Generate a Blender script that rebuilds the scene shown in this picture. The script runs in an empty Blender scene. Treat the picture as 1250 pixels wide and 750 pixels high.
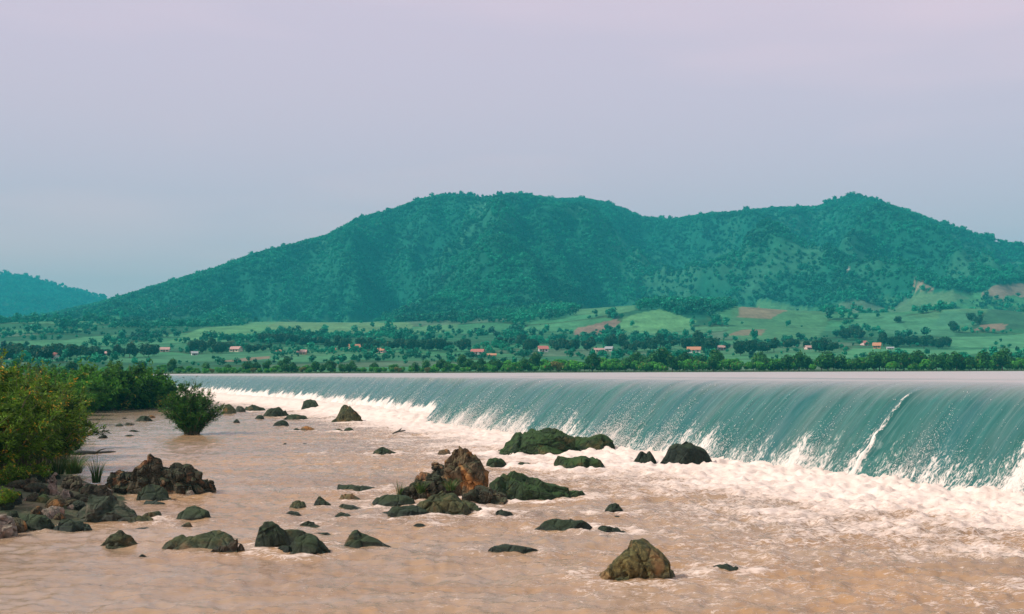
import bpy, bmesh, math, random
import numpy as np
from mathutils import Vector, Matrix

random.seed(7); rng = np.random.default_rng(7)
scene = bpy.context.scene
COL = scene.collection

# ------------------------------------------------------------------ camera
FPX = 1389.0                       # focal length in photo pixels (1250 wide)
CAM_H = 4.5
PITCH = math.atan(79.0 / FPX)
ROLL = -0.0034
cam_d = bpy.data.cameras.new("camera"); cam = bpy.data.objects.new("camera", cam_d); COL.objects.link(cam)
cam_d.sensor_width = 36.0; cam_d.lens = FPX / 1250 * 36.0
cam_d.clip_start = 0.5; cam_d.clip_end = 20000
Fv = np.array([0, math.cos(PITCH), math.sin(PITCH)])
U0 = np.array([0, -math.sin(PITCH), math.cos(PITCH)]); X0 = np.array([1.0, 0, 0])
Rv = math.cos(ROLL) * X0 + math.sin(ROLL) * U0
Uv = -math.sin(ROLL) * X0 + math.cos(ROLL) * U0
cam.matrix_world = Matrix([[Rv[i], Uv[i], -Fv[i], (0, 0, CAM_H)[i]] for i in range(3)] + [[0, 0, 0, 1]])
scene.camera = cam

# ------------------------------------------------------------------ world, sun, exposure
SUN_EL, SUN_AZ = math.radians(42), math.radians(-103)     # azimuth from +Y towards +X: behind the camera, to the left
world = bpy.data.worlds.new("World"); scene.world = world; world.use_nodes = True
nt = world.node_tree; nt.nodes.clear()
def wn(t, **k):
    n = nt.nodes.new(t)
    for a, b in k.items(): setattr(n, a, b)
    return n
w_out = wn("ShaderNodeOutputWorld")
sky = wn("ShaderNodeTexSky", sky_type='NISHITA', sun_disc=False)
sky.sun_elevation = SUN_EL; sky.sun_rotation = SUN_AZ
sky.air_density = 1.3; sky.dust_density = 5.0; sky.ozone_density = 1.0
bg1 = wn("ShaderNodeBackground"); bg1.inputs[1].default_value = 0.08
nt.links.new(sky.outputs[0], bg1.inputs[0])
geo = wn("ShaderNodeTexCoord"); sep = wn("ShaderNodeSeparateXYZ")
nt.links.new(geo.outputs['Generated'], sep.inputs[0])
# overcast: soft cloud noise shifts the height that the overcast colour is read at
mp = wn("ShaderNodeMapping"); mp.inputs['Scale'].default_value = (1.5, 1.5, 9.0)
nt.links.new(geo.outputs['Generated'], mp.inputs[0])
nz = wn("ShaderNodeTexNoise"); nz.inputs['Scale'].default_value = 1.7; nz.inputs['Detail'].default_value = 3.0
nz.inputs['Roughness'].default_value = 0.45
nt.links.new(mp.outputs[0], nz.inputs['Vector'])
ma = wn("ShaderNodeMath", operation='MULTIPLY_ADD'); ma.inputs[1].default_value = 0.26; ma.inputs[2].default_value = -0.125
nt.links.new(nz.outputs['Fac'], ma.inputs[0])
mx = wn("ShaderNodeMath", operation='MULTIPLY'); mx.inputs[1].default_value = 0.08
nt.links.new(sep.outputs[0], mx.inputs[0])
ad = wn("ShaderNodeMath", operation='ADD'); nt.links.new(sep.outputs[2], ad.inputs[0]); nt.links.new(ma.outputs[0], ad.inputs[1])
ad2 = wn("ShaderNodeMath", operation='ADD'); nt.links.new(ad.outputs[0], ad2.inputs[0]); nt.links.new(mx.outputs[0], ad2.inputs[1])
cr = wn("ShaderNodeValToRGB"); nt.links.new(ad2.outputs[0], cr.inputs[0])
SKY = [(0.0, (1.0, 0.67, 0.74)), (0.07, (0.95, 0.66, 0.75)), (0.15, (0.78, 0.60, 0.73)), (0.25, (0.77, 0.60, 0.74)), (0.34, (0.92, 0.66, 0.78)),
       (0.55, (0.68, 0.62, 0.68)), (1.0, (0.62, 0.60, 0.64))]
while len(cr.color_ramp.elements) < len(SKY): cr.color_ramp.elements.new(0.5)
for e, (p, c) in zip(cr.color_ramp.elements, SKY): e.position = p; e.color = (*c, 1)
bg2 = wn("ShaderNodeBackground"); bg2.inputs[1].default_value = 1.0
nt.links.new(cr.outputs[0], bg2.inputs[0])
mixw = wn("ShaderNodeMixShader"); mixw.inputs[0].default_value = 0.9
nt.links.new(bg1.outputs[0], mixw.inputs[1]); nt.links.new(bg2.outputs[0], mixw.inputs[2])
nt.links.new(mixw.outputs[0], w_out.inputs[0])

sun_d = bpy.data.lights.new("sun", 'SUN'); sun_d.energy = 4.0; sun_d.angle = math.radians(5); sun_d.color = (1.0, 0.93, 0.82)
sun = bpy.data.objects.new("sun", sun_d); COL.objects.link(sun)
sd = Vector((math.sin(SUN_AZ) * math.cos(SUN_EL), math.cos(SUN_AZ) * math.cos(SUN_EL), math.sin(SUN_EL)))
sun.rotation_euler = (-sd).to_track_quat('-Z', 'Y').to_euler()
vs = scene.view_settings
vs.view_transform = 'Standard'; vs.look = 'None'; vs.exposure = 0.13; vs.gamma = 1.0; vs.use_curve_mapping = False
cy = scene.cycles
cy.use_denoising = True; cy.max_bounces = 5; cy.diffuse_bounces = 2; cy.glossy_bounces = 2; cy.transmission_bounces = 3
cy.volume_bounces = 1; cy.transparent_max_bounces = 8; cy.caustics_reflective = False; cy.caustics_refractive = False

# ------------------------------------------------------------------ helpers
def hor(px): return 454.0 - (px - 625) * 0.0034
def pdir(px, py): return Fv + (px - 625) / FPX * Rv + (375 - py) / FPX * Uv
def on_plane(px, py, z=0.0):
    d = pdir(px, py); t = (z - CAM_H) / d[2]
    return np.array([0, 0, CAM_H]) + t * d

_perm = np.random.default_rng(3).permutation(512).astype(np.int64)
_g3 = np.random.default_rng(4).normal(size=(512, 3)); _g3 /= np.linalg.norm(_g3, axis=1)[:, None]
def perlin3(p):
    p = np.asarray(p, float); i = np.floor(p).astype(np.int64); f = p - i; u = f * f * f * (f * (f * 6 - 15) + 10)
    out = np.zeros(len(p))
    for dx in (0, 1):
        for dy in (0, 1):
            for dz in (0, 1):
                h = _perm[(_perm[(_perm[(i[:, 0] + dx) & 511] + i[:, 1] + dy) & 511] + i[:, 2] + dz) & 511]
                g = _g3[h]
                dot = g[:, 0] * (f[:, 0] - dx) + g[:, 1] * (f[:, 1] - dy) + g[:, 2] * (f[:, 2] - dz)
                w = (u[:, 0] if dx else 1 - u[:, 0]) * (u[:, 1] if dy else 1 - u[:, 1]) * (u[:, 2] if dz else 1 - u[:, 2])
                out += w * dot
    return out * 1.6
def fbm(p, octv=4, gain=0.5, ridged=False):
    p = np.asarray(p, float); a = 1.0; s = 0; n = 0
    for o in range(octv):
        v = perlin3(p * (2.0 ** o) + o * 17.3)
        if ridged: v = 1 - 2 * np.abs(v)
        s = s + a * v; n += a; a *= gain
    return s / n
def n2(x, y, octv=3, seed=0.0, ridged=False, gain=0.5):
    x = np.asarray(x, float); y = np.asarray(y, float)
    sh = np.broadcast(x, y).shape
    x = np.broadcast_to(x, sh).ravel(); y = np.broadcast_to(y, sh).ravel()
    return fbm(np.stack([x, y, np.full_like(x, seed * 7.31 + 0.37)], 1), octv, gain, ridged).reshape(sh)
def sstep(a, b, x):
    t = np.clip((x - a) / (b - a), 0, 1); return t * t * (3 - 2 * t)

def mesh_np(name, V, F, mats=(), smooth=True, mat_idx=None):
    """V (n,3), F (m,k) all faces with k corners"""
    V = np.ascontiguousarray(V, np.float32); F = np.ascontiguousarray(F, np.int32)
    me = bpy.data.meshes.new(name); k = F.shape[1]
    me.vertices.add(len(V)); me.vertices.foreach_set("co", V.ravel())
    me.loops.add(F.size); me.loops.foreach_set("vertex_index", F.ravel())
    me.polygons.add(len(F)); me.polygons.foreach_set("loop_start", np.arange(0, F.size, k, dtype=np.int32))
    me.polygons.foreach_set("use_smooth", np.full(len(F), smooth, bool))
    if mat_idx is not None: me.polygons.foreach_set("material_index", np.asarray(mat_idx, np.int32))
    me.update(calc_edges=True); me.validate()
    for m in mats: me.materials.append(m)
    return me
def attr_f(me, name, vals, domain='POINT'):
    a = me.attributes.new(name, 'FLOAT', domain); a.data.foreach_set("value", np.ascontiguousarray(vals, np.float32))
def attr_c(me, name, rgb, domain='POINT'):
    a = me.attributes.new(name, 'FLOAT_COLOR', domain)
    c = np.ones((len(rgb), 4), np.float32); c[:, :3] = rgb; a.data.foreach_set("color", c.ravel())
def grid_faces(nr, nc):
    i = np.arange(nr * nc).reshape(nr, nc)
    return np.stack([i[:-1, :-1].ravel(), i[:-1, 1:].ravel(), i[1:, 1:].ravel(), i[1:, :-1].ravel()], 1)
def link(name, me, parent=None, loc=None, rz=None):
    o = bpy.data.objects.new(name, me); COL.objects.link(o)
    if parent is not None: o.parent = parent
    if loc is not None: o.location = loc
    if rz is not None: o.rotation_euler = (0, 0, rz)
    return o
def tag(o, label=None, cat=None, group=None, kind=None):
    if label: o['label'] = label
    if cat: o['category'] = cat
    if group: o['group'] = group
    if kind: o['kind'] = kind
    return o
def copy_tree(o, parent=None):
    c = o.copy(); COL.objects.link(c); c.parent = parent
    for ch in list(o.children): copy_tree(ch, c)
    return c

class MB:
    """collects quads and tris for one mesh"""
    def __init__(s): s.v = []; s.f = []
    def add(s, V, F):
        b = len(s.v); s.v += [tuple(map(float, p)) for p in V]; s.f += [tuple(int(i) + b for i in q) for q in F]
    def box(s, c, d, rot=None):
        V = [np.array([x * d[0] / 2, y * d[1] / 2, z * d[2] / 2]) for x in (-1, 1) for y in (-1, 1) for z in (-1, 1)]
        s.add([v + np.array(c) for v in V], [(0, 1, 3, 2), (4, 6, 7, 5), (0, 4, 5, 1), (2, 3, 7, 6), (0, 2, 6, 4), (1, 5, 7, 3)])
    def tube(s, pts, rad, n=5):
        pts = [np.array(p, float) for p in pts]; V = []; F = []
        for i, p in enumerate(pts):
            t = pts[min(i + 1, len(pts) - 1)] - pts[max(i - 1, 0)]; t /= np.linalg.norm(t) + 1e-9
            a = np.cross(t, [0.31, 0.87, 0.1]); a /= np.linalg.norm(a) + 1e-9; b = np.cross(t, a)
            for j in range(n):
                w = 2 * math.pi * j / n; V.append(p + rad[i] * (math.cos(w) * a + math.sin(w) * b))
        for i in range(len(pts) - 1):
            for j in range(n):
                F.append((i * n + j, i * n + (j + 1) % n, (i + 1) * n + (j + 1) % n, (i + 1) * n + j))
        F.append(tuple(range(n - 1, -1, -1))); F.append(tuple(range((len(pts) - 1) * n, len(pts) * n)))
        s.add(V, F)
    def mesh(s, name, mats=(), smooth=False):
        me = bpy.data.meshes.new(name); me.from_pydata(s.v, [], s.f)
        if smooth: me.polygons.foreach_set("use_smooth", [True] * len(me.polygons))
        for m in mats: me.materials.append(m)
        me.update(); return me

# ------------------------------------------------------------------ materials
class Mat:
    def __init__(s, name):
        s.m = bpy.data.materials.new(name); s.m.use_nodes = True; s.t = s.m.node_tree
        s.t.nodes.clear(); s.out = s.n("ShaderNodeOutputMaterial")
    def n(s, typ, ins=None, **k):
        nd = s.t.nodes.new(typ)
        for a, b in k.items(): setattr(nd, a, b)
        for a, b in (ins or {}).items(): s.set(nd, a, b)
        return nd
    def set(s, nd, key, val):
        sock = nd.inputs[key]
        if hasattr(val, "is_output"): s.t.links.new(val, sock)
        elif isinstance(val, (tuple, list)) and len(val) == 3 and sock.type == 'RGBA': sock.default_value = (*val, 1)
        else: sock.default_value = val
    def noise(s, vec, scale, detail=4, rough=0.55, dist=0.0):
        return s.n("ShaderNodeTexNoise", {"Vector": vec, "Scale": scale, "Detail": detail, "Roughness": rough, "Distortion": dist}).outputs['Fac']
    def ramp(s, fac, stops):
        r = s.n("ShaderNodeValToRGB", {"Fac": fac}); el = r.color_ramp.elements
        while len(el) < len(stops): el.new(0.5)
        for e, (p, c) in zip(el, stops):
            e.position = p; e.color = (*c, 1) if isinstance(c, (tuple, list)) else (c, c, c, 1)
        return r.outputs['Color']
    def mix(s, fac, a, b, mode='MIX'):
        m = s.n("ShaderNodeMix", data_type='RGBA', blend_type=mode)
        s.set(m, 0, fac); s.set(m, 6, a); s.set(m, 7, b); return m.outputs[2]
    def math(s, op, a, b=None, c=None, clamp=False):
        m = s.n("ShaderNodeMath", operation=op, use_clamp=clamp); s.set(m, 0, a)
        if b is not None: s.set(m, 1, b)
        if c is not None: s.set(m, 2, c)
        return m.outputs[0]
    def attr(s, name, out='Fac'): return s.n("ShaderNodeAttribute", attribute_name=name).outputs[out]
    def pos(s): return s.n("ShaderNodeNewGeometry").outputs['Position']
    def obj(s): return s.n("ShaderNodeTexCoord").outputs['Object']
    def mapping(s, vec, scale): return s.n("ShaderNodeMapping", {"Vector": vec, "Scale": scale}).outputs[0]
    def bump(s, h, strength, dist=0.1): return s.n("ShaderNodeBump", {"Height": h, "Strength": strength, "Distance": dist}).outputs[0]
    def pbsdf(s, col, rough=0.8, **k):
        ins = {"Base Color": col, "Roughness": rough}; ins.update(k)
        return s.n("ShaderNodeBsdfPrincipled", ins).outputs[0]
    def done(s, sh): s.t.links.new(sh, s.out.inputs['Surface']); return s.m

def foliage_mat(name, dark, light, odd, odd_amt=0.12, transl=0.3, posvar=0.0):
    m = Mat(name)
    t = m.attr("tint"); oi = m.n("ShaderNodeObjectInfo").outputs['Random']
    f = m.math('MULTIPLY_ADD', oi, 0.35, m.math('MULTIPLY', t, 0.75), clamp=True)
    if posvar:
        f = m.math('ADD', f, m.math('MULTIPLY_ADD', m.noise(m.pos(), posvar, 4), 2.0, -1.0), clamp=True)
    c = m.mix(f, dark, light)
    od = m.math('GREATER_THAN', m.attr("odd"), 1 - odd_amt)
    c = m.mix(od, c, odd)
    p = m.pbsdf(c, 0.6, **{"Specular IOR Level": 0.25})
    tr = m.n("ShaderNodeBsdfTranslucent", {"Color": c}).outputs[0]
    mx = m.n("ShaderNodeMixShader"); m.set(mx, 0, transl); m.set(mx, 1, p); m.set(mx, 2, tr)
    return m.done(mx.outputs[0])

def plain(name, col, rough=0.8, var=0.25, scale=2.0):
    m = Mat(name); n = m.noise(m.obj(), scale, 5)
    c = m.mix(n, tuple(x * (1 - var) for x in col), tuple(min(1, x * (1 + var)) for x in col))
    return m.done(m.pbsdf(c, rough))

def rock_mat(name, base, light, patch, patch_amt, moss=(0.035, 0.06, 0.018), moss_amt=0.5, scale=1.0):
    m = Mat(name); o = m.n("ShaderNodeTexCoord").outputs['Object']
    oi = m.n("ShaderNodeObjectInfo").outputs['Random']
    off = m.n("ShaderNodeVectorMath", {0: o}, operation='ADD')
    comb = m.n("ShaderNodeCombineXYZ", {0: m.math('MULTIPLY', oi, 37.0), 1: m.math('MULTIPLY', oi, 91.0), 2: 0.0})
    m.set(off, 1, comb.outputs[0]); v = off.outputs[0]
    a = m.noise(v, 1.4 * scale, 6, 0.65, 0.3)
    b = m.noise(v, 4.6 * scale, 7, 0.75)
    c = m.mix(m.ramp(a, [(0.35, 0.0), (0.65, 1.0)]), base, light)
    c = m.mix(m.ramp(b, [(0.36, 0.85), (0.52, 0.0)]), c, tuple(x * 0.25 for x in base))
    g = m.noise(v, 11.0 * scale, 5, 0.8)
    c = m.mix(m.ramp(g, [(0.5, 0.0), (0.68, 0.55)]), c, tuple(min(1, x * 1.9) for x in light))
    pn = m.noise(v, 0.9 * scale, 5, 0.6, 0.6)
    pr = m.ramp(pn, [(0.62 - 0.25 * patch_amt, 0.0), (0.72 - 0.25 * patch_amt, 1.0)])
    c = m.mix(m.math('MULTIPLY', pr, 0.85 if patch_amt > 0 else 0.0), c, patch)
    # moss sits on the faces that look up
    nz_ = m.n("ShaderNodeSeparateXYZ", {0: m.n("ShaderNodeNewGeometry").outputs['Normal']}).outputs[2]
    mm = m.math('MULTIPLY', m.ramp(m.math('ADD', nz_, m.math('MULTIPLY_ADD', m.noise(v, 2.6 * scale, 5), 1.2, -0.6)), [(0.35, 0.0), (0.75, 1.0)]), moss_amt)
    c = m.mix(mm, c, moss)
    # wet skirt where the river splashes
    z = m.n("ShaderNodeSeparateXYZ", {0: m.pos()}).outputs[2]
    wet = m.ramp(m.math('ADD', z, m.math('MULTIPLY', m.noise(v, 3.0, 3), 0.35)), [(0.16, 1.0), (0.42, 0.0)])
    c = m.mix(m.math('MULTIPLY', wet, 0.6), c, (0.010, 0.016, 0.013))
    r = m.math('MULTIPLY_ADD', wet, -0.45, 0.8)
    crack = m.n("ShaderNodeTexVoronoi", {"Vector": v, "Scale": 2.2 * scale}, feature='DISTANCE_TO_EDGE').outputs['Distance']
    h = m.math('ADD', m.math('MULTIPLY', b, 0.6), m.math('MULTIPLY', m.ramp(crack, [(0.0, 0.0), (0.12, 1.0)]), 0.35))
    p = m.pbsdf(c, r, **{"Specular IOR Level": 0.3, "Normal": m.bump(h, 1.0, 0.16)})
    return m.done(p)

ROCK = {
    'green': rock_mat('mossy_dark_stone', (0.007, 0.017, 0.012), (0.038, 0.050, 0.027), (0.12, 0.09, 0.045), 0.12),
    'moss': rock_mat('thick_moss_stone', (0.008, 0.020, 0.010), (0.028, 0.052, 0.018), (0.13, 0.11, 0.04), 0.22, (0.030, 0.070, 0.014), 0.75),
    'olive': rock_mat('olive_stone', (0.014, 0.020, 0.010), (0.10, 0.095, 0.040), (0.24, 0.14, 0.06), 0.35),
    'crag': rock_mat('craggy_dark_stone', (0.012, 0.016, 0.011), (0.085, 0.070, 0.042), (0.32, 0.16, 0.075), 0.30, moss_amt=0.35, scale=1.5),
    'golden': rock_mat('golden_brown_stone', (0.012, 0.016, 0.008), (0.20, 0.16, 0.055), (0.36, 0.20, 0.08), 0.5, moss_amt=0.35, scale=1.2),
    'brown': rock_mat('brown_stone', (0.022, 0.022, 0.016), (0.085, 0.065, 0.042), (0.27, 0.14, 0.06), 0.25, moss_amt=0.4, scale=1.3),
    'orange': rock_mat('rusty_stone', (0.055, 0.045, 0.025), (0.17, 0.12, 0.065), (0.44, 0.20, 0.06), 0.45, moss_amt=0.35, scale=1.1),
    'pale': rock_mat('pale_stone', (0.16, 0.14, 0.11), (0.34, 0.27, 0.22), (0.42, 0.25, 0.18), 0.4, moss_amt=0.2),
    'wet': rock_mat('wet_black_stone', (0.005, 0.012, 0.010), (0.022, 0.034, 0.024), (0.05, 0.06, 0.03), 0.1, moss_amt=0.4),
    'grey': rock_mat('grey_stone', (0.012, 0.020, 0.016), (0.06, 0.068, 0.048), (0.16, 0.13, 0.09), 0.2, moss_amt=0.35),
}

def muddy_mat():
    m = Mat('muddy_river_water'); pos = m.pos()
    foam = m.attr("foam")
    fine = m.noise(m.mapping(pos, (1.0, 2.2, 1.0)), 2.6, 6, 0.7, 1.2)
    web = m.noise(m.mapping(pos, (0.8, 1.7, 1.0)), 6.5, 5, 0.65, 0.8)
    x = m.math('ADD', foam, m.math('MULTIPLY_ADD', fine, 1.3, -0.65))
    x = m.math('ADD', x, m.math('MULTIPLY_ADD', web, 0.9, -0.45))
    vein = m.math('ABSOLUTE', m.math('ADD', m.noise(m.mapping(pos, (1.0, 1.9, 1.0)), 1.9, 4, 0.6, 1.0), -0.5))
    x = m.math('ADD', x, m.ramp(vein, [(0.0, 0.22), (0.035, 0.0)]))
    f = m.ramp(x, [(0.40, 0.0), (0.58, 0.6), (0.9, 1.0)])
    big = m.noise(m.mapping(pos, (0.05, 0.12, 1.0)), 1.0, 4)
    mud = m.mix(m.ramp(big, [(0.35, 0.0), (0.65, 1.0)]), (0.29, 0.19, 0.12), (0.44, 0.25, 0.115))
    rg = m.attr('rough')
    mud = m.mix(m.ramp(rg, [(0.15, 0.85), (0.5, 0.0)]), mud, (0.30, 0.235, 0.165))
    mud = m.mix(m.ramp(m.noise(m.mapping(pos, (0.25, 1.0, 1.0)), 1.1, 5), [(0.4, 0.0), (0.75, 0.5)]), mud, (0.34, 0.22, 0.14))
    fo = m.mix(m.noise(pos, 1.2, 4), (0.72, 0.56, 0.465), (0.88, 0.745, 0.675))
    c = m.mix(f, mud, fo)
    slick = m.ramp(m.noise(m.mapping(pos, (0.10, 0.42, 1.0)), 1.0, 4, 0.6, 0.4), [(0.42, 0.0), (0.62, 1.0)])
    c = m.mix(m.math('MULTIPLY', slick, m.math('MULTIPLY_ADD', f, -0.35, 0.35)), c, (0.35, 0.29, 0.235))  # smooth slicks also get a greyish sky reflection painted into their colour
    h = m.math('ADD', m.math('MULTIPLY', m.noise(m.mapping(pos, (0.9, 2.6, 1.0)), 2.6, 5, 0.6, 0.5), m.math('MULTIPLY_ADD', rg, 1.2, 0.10)), m.math('ADD', m.math('MULTIPLY', f, 0.35), m.math('MULTIPLY', m.noise(m.mapping(pos, (1.0, 2.4, 1.0)), 8.5, 4, 0.65), 0.16)))
    p = m.pbsdf(c, m.math('MULTIPLY_ADD', f, 0.6, 0.12), IOR=1.33, Normal=m.bump(m.math('MULTIPLY', h, m.math('MULTIPLY_ADD', slick, -0.55, 1.0)), 0.6, 0.09))
    return m.done(p)

def fall_mat():
    m = Mat('falling_water'); uv = m.n("ShaderNodeUVMap", uv_map="flow").outputs[0]
    v = m.n("ShaderNodeSeparateXYZ", {0: uv}).outputs[1]
    white = m.attr("white")
    st = m.noise(m.mapping(uv, (2.4, 0.22, 1.0)), 1.0, 6, 0.7, 0.15)
    fine = m.noise(m.mapping(uv, (11.0, 3.2, 1.0)), 1.0, 6, 0.8, 0.5)
    wide = m.noise(m.mapping(uv, (0.5, 0.06, 1.0)), 1.0, 3)
    c = m.mix(m.ramp(st, [(0.3, 0.0), (0.7, 1.0)]), (0.006, 0.075, 0.062), (0.040, 0.165, 0.145))
    c = m.mix(m.ramp(wide, [(0.35, 0.0), (0.7, 0.6)]), c, (0.015, 0.11, 0.12))
    hair = m.noise(m.mapping(uv, (7.0, 0.16, 1.0)), 1.0, 5, 0.8, 0.05)
    c = m.mix(m.ramp(hair, [(0.52, 0.0), (0.72, 0.38)]), c, (0.24, 0.34, 0.32))
    lip = m.attr('lip'); c = m.mix(lip, c, (0.46, 0.40, 0.39))  # pale sky reflection on the smooth crest, painted into the water colour
    x = m.math('ADD', white, m.math('MULTIPLY_ADD', fine, 2.6, -1.3))
    x = m.math('ADD', x, m.math('MULTIPLY_ADD', st, 0.9, -0.45))
    f = m.ramp(x, [(0.44, 0.0), (0.62, 0.75), (0.9, 1.0)])
    c = m.mix(f, c, (0.76, 0.67, 0.61))
    h = m.math('ADD', st, m.math('MULTIPLY', fine, 0.4))
    p = m.pbsdf(c, m.math('ADD', m.math('MULTIPLY_ADD', f, 0.5, 0.22), m.math('MULTIPLY', lip, 0.13)), IOR=1.33, Normal=m.bump(h, 0.5, 0.10))
    return m.done(p)

def pool_mat():
    m = Mat('calm_pool_water'); pos = m.pos()
    h = m.noise(m.mapping(pos, (0.25, 1.3, 1.0)), 0.9, 5, 0.6)
    p = m.pbsdf((0.46, 0.40, 0.39), 0.35, IOR=1.33, Normal=m.bump(h, 0.6, 0.10))
    return m.done(p)

def terrain_mat():
    m = Mat('field_and_hill_ground'); pos = m.pos(); a = m.attr("alb", 'Color')
    n = m.noise(pos, 0.05, 6, 0.65); n_ = m.noise(m.mapping(pos, (0.35, 0.06, 0.3)), 1.0, 4)
    c = m.mix(1.0, a, m.ramp(n, [(0.25, 0.55), (0.75, 1.35)]), 'MULTIPLY')
    c = m.mix(1.0, c, m.ramp(n_, [(0.3, 0.8), (0.7, 1.15)]), 'MULTIPLY')
    return m.done(m.pbsdf(c, 0.95, **{"Specular IOR Level": 0.1}))

def bank_mat():
    m = Mat('gravel_and_soil'); pos = m.pos()
    a = m.noise(pos, 0.9, 6, 0.65); b = m.noise(pos, 6.0, 5, 0.7)
    c = m.mix(m.ramp(a, [(0.38, 0.0), (0.6, 1.0)]), (0.035, 0.055, 0.018), (0.11, 0.085, 0.05))
    c = m.mix(m.ramp(b, [(0.5, 0.0), (0.68, 0.8)]), c, (0.03, 0.05, 0.015))
    return m.done(m.pbsdf(c, 0.95, Normal=m.bump(b, 0.8, 0.15)))

M_RIVER, M_FALL, M_POOL, M_TERR, M_BANK = muddy_mat(), fall_mat(), pool_mat(), terrain_mat(), bank_mat()
M_SPRAY = plain('white_spray', (0.86, 0.78, 0.73), 0.7, 0.05)
M_BED = plain('silty_bed', (0.22, 0.15, 0.09), 0.95)
M_BARK = plain('bark', (0.07, 0.05, 0.035), 0.9, 0.4, 6)
M_STEM = plain('pale_twigs', (0.13, 0.11, 0.06), 0.9, 0.3, 6)
M_LOG = plain('waterlogged_wood', (0.035, 0.036, 0.028), 0.7, 0.5, 5)
M_LEAF = {
    'green': foliage_mat('shrub_leaves', (0.005, 0.036, 0.005), (0.11, 0.33, 0.028), (0.40, 0.36, 0.04), 0.10),
    'yellow': foliage_mat('yellowing_leaves', (0.007, 0.034, 0.004), (0.20, 0.36, 0.025), (0.58, 0.33, 0.03), 0.18),
    'dark': foliage_mat('dark_willow_leaves', (0.005, 0.028, 0.006), (0.090, 0.26, 0.030), (0.16, 0.16, 0.05), 0.04),
    'grass': foliage_mat('grass_blades', (0.03, 0.07, 0.015), (0.09, 0.16, 0.04), (0.25, 0.21, 0.09), 0.1),
    'bank_dark': foliage_mat('bank_tree_leaves', (0.003, 0.038, 0.007), (0.042, 0.20, 0.024), (0.10, 0.11, 0.03), 0.05),
    'bank_light': foliage_mat('bank_bush_leaves', (0.012, 0.10, 0.010), (0.10, 0.42, 0.034), (0.20, 0.17, 0.05), 0.06),
    'bank_yellow': foliage_mat('dry_bush_leaves', (0.06, 0.09, 0.012), (0.24, 0.25, 0.04), (0.28, 0.17, 0.07), 0.15),
    'village': foliage_mat('village_tree_leaves', (0.003, 0.032, 0.012), (0.018, 0.105, 0.036), (0.08, 0.09, 0.03), 0.04),
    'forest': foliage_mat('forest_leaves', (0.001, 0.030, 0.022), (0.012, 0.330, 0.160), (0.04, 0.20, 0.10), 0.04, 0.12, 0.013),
}

# ------------------------------------------------------------------ weir line (plan)
TOE = np.array([(40, -6), (34, 8), (25, 27), (18.3, 41), (12.5, 53), (6.5, 66), (0.5, 82), (-6, 97), (-17, 124), (-29, 155), (-57, 213), (-100, 300), (-140, 380)], float) * 0.945
def smooth_line(P, n):
    seg = np.r_[0, np.cumsum(np.linalg.norm(np.diff(P, axis=0), axis=1))]
    s = np.linspace(0, seg[-1], n)
    Q = np.stack([np.interp(s, seg, P[:, k]) for k in (0, 1)], 1)
    for _ in range(60): Q[1:-1] = 0.25 * Q[:-2] + 0.5 * Q[1:-1] + 0.25 * Q[2:]
    return Q
TOE_D = smooth_line(TOE, 500)
TOE_S = np.r_[0, np.cumsum(np.linalg.norm(np.diff(TOE_D, axis=0), axis=1))]
_t = np.gradient(TOE_D, axis=0); _t /= np.linalg.norm(_t, axis=1)[:, None]
TOE_UP = np.stack([_t[:, 1], -_t[:, 0]], 1)          # points upstream (right and back)
if TOE_UP[100, 0] < 0: TOE_UP = -TOE_UP
S_KINK = float(TOE_S[np.argmin(np.where(TOE_D[:, 1] > 20, np.abs(TOE_D[:, 0] / np.maximum(TOE_D[:, 1], 1) + 0.080), 9))])
S_STREAK = float(TOE_S[np.argmin(np.where(TOE_D[:, 1] > 20, np.abs(TOE_D[:, 0] / np.maximum(TOE_D[:, 1], 1) - 0.292), 9))])
def toe_dist(x, y):
    """distance downstream of the toe (negative: under the fall) and arc position"""
    P = np.stack([x, y], 1); d = np.empty(len(P)); s = np.empty(len(P))
    for i in range(0, len(P), 20000):
        q = P[i:i + 20000]
        dd = (q[:, None, 0] - TOE_D[None, :, 0]) ** 2 + (q[:, None, 1] - TOE_D[None, :, 1]) ** 2
        k = dd.argmin(1)
        d[i:i + 20000] = -((q - TOE_D[k]) * TOE_UP[k]).sum(1); s[i:i + 20000] = TOE_S[k]
    return d, s

# ------------------------------------------------------------------ far terrain: fields, foothills, mountain
RIDGE = [(-260, 412), (-100, 402), (0, 396), (60, 388), (115, 376), (130, 371), (165, 361), (205, 348), (260, 332), (310, 314), (360, 302), (400, 291), (435, 271), (480, 258),
         (515, 245), (550, 238), (590, 242), (630, 237), (680, 246), (715, 245), (745, 250), (785, 267), (820, 271), (860, 265), (910, 259),
         (935, 258), (970, 256), (1000, 255), (1020, 246), (1050, 239), (1075, 246), (1110, 261), (1150, 275), (1190, 286), (1225, 296), (1250, 303), (1350, 330), (1500, 372)]
R_A = np.array([(x - 625) / FPX for x, y in RIDGE]); R_E = np.array([(hor(x) - y + 3.0) / FPX for x, y in RIDGE])
FE_Y = np.array([380, 398, 440, 520, 600, 700, 900, 1200, 1500]); FE_E = np.array([-2.2, -1.1, 1.2, 8, 14, 21, 33, 49, 60]) / FPX
def Yr(a): return 2620 + 160 * np.sin(a * 9 + 0.6) + 90 * np.sin(a * 23 + 2)
KNOLL = [(745, 1330, 150, 130, 17), (800, 1180, 120, 100, 10), (930, 1240, 150, 120, 17), (1215, 1120, 110, 100, 17), (1120, 1250, 130, 120, 8),
         (260, 1150, 180, 100, 6), (60, 1300, 150, 120, 8), (1020, 1000, 120, 90, 6), (500, 1300, 200, 110, 7)]
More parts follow.
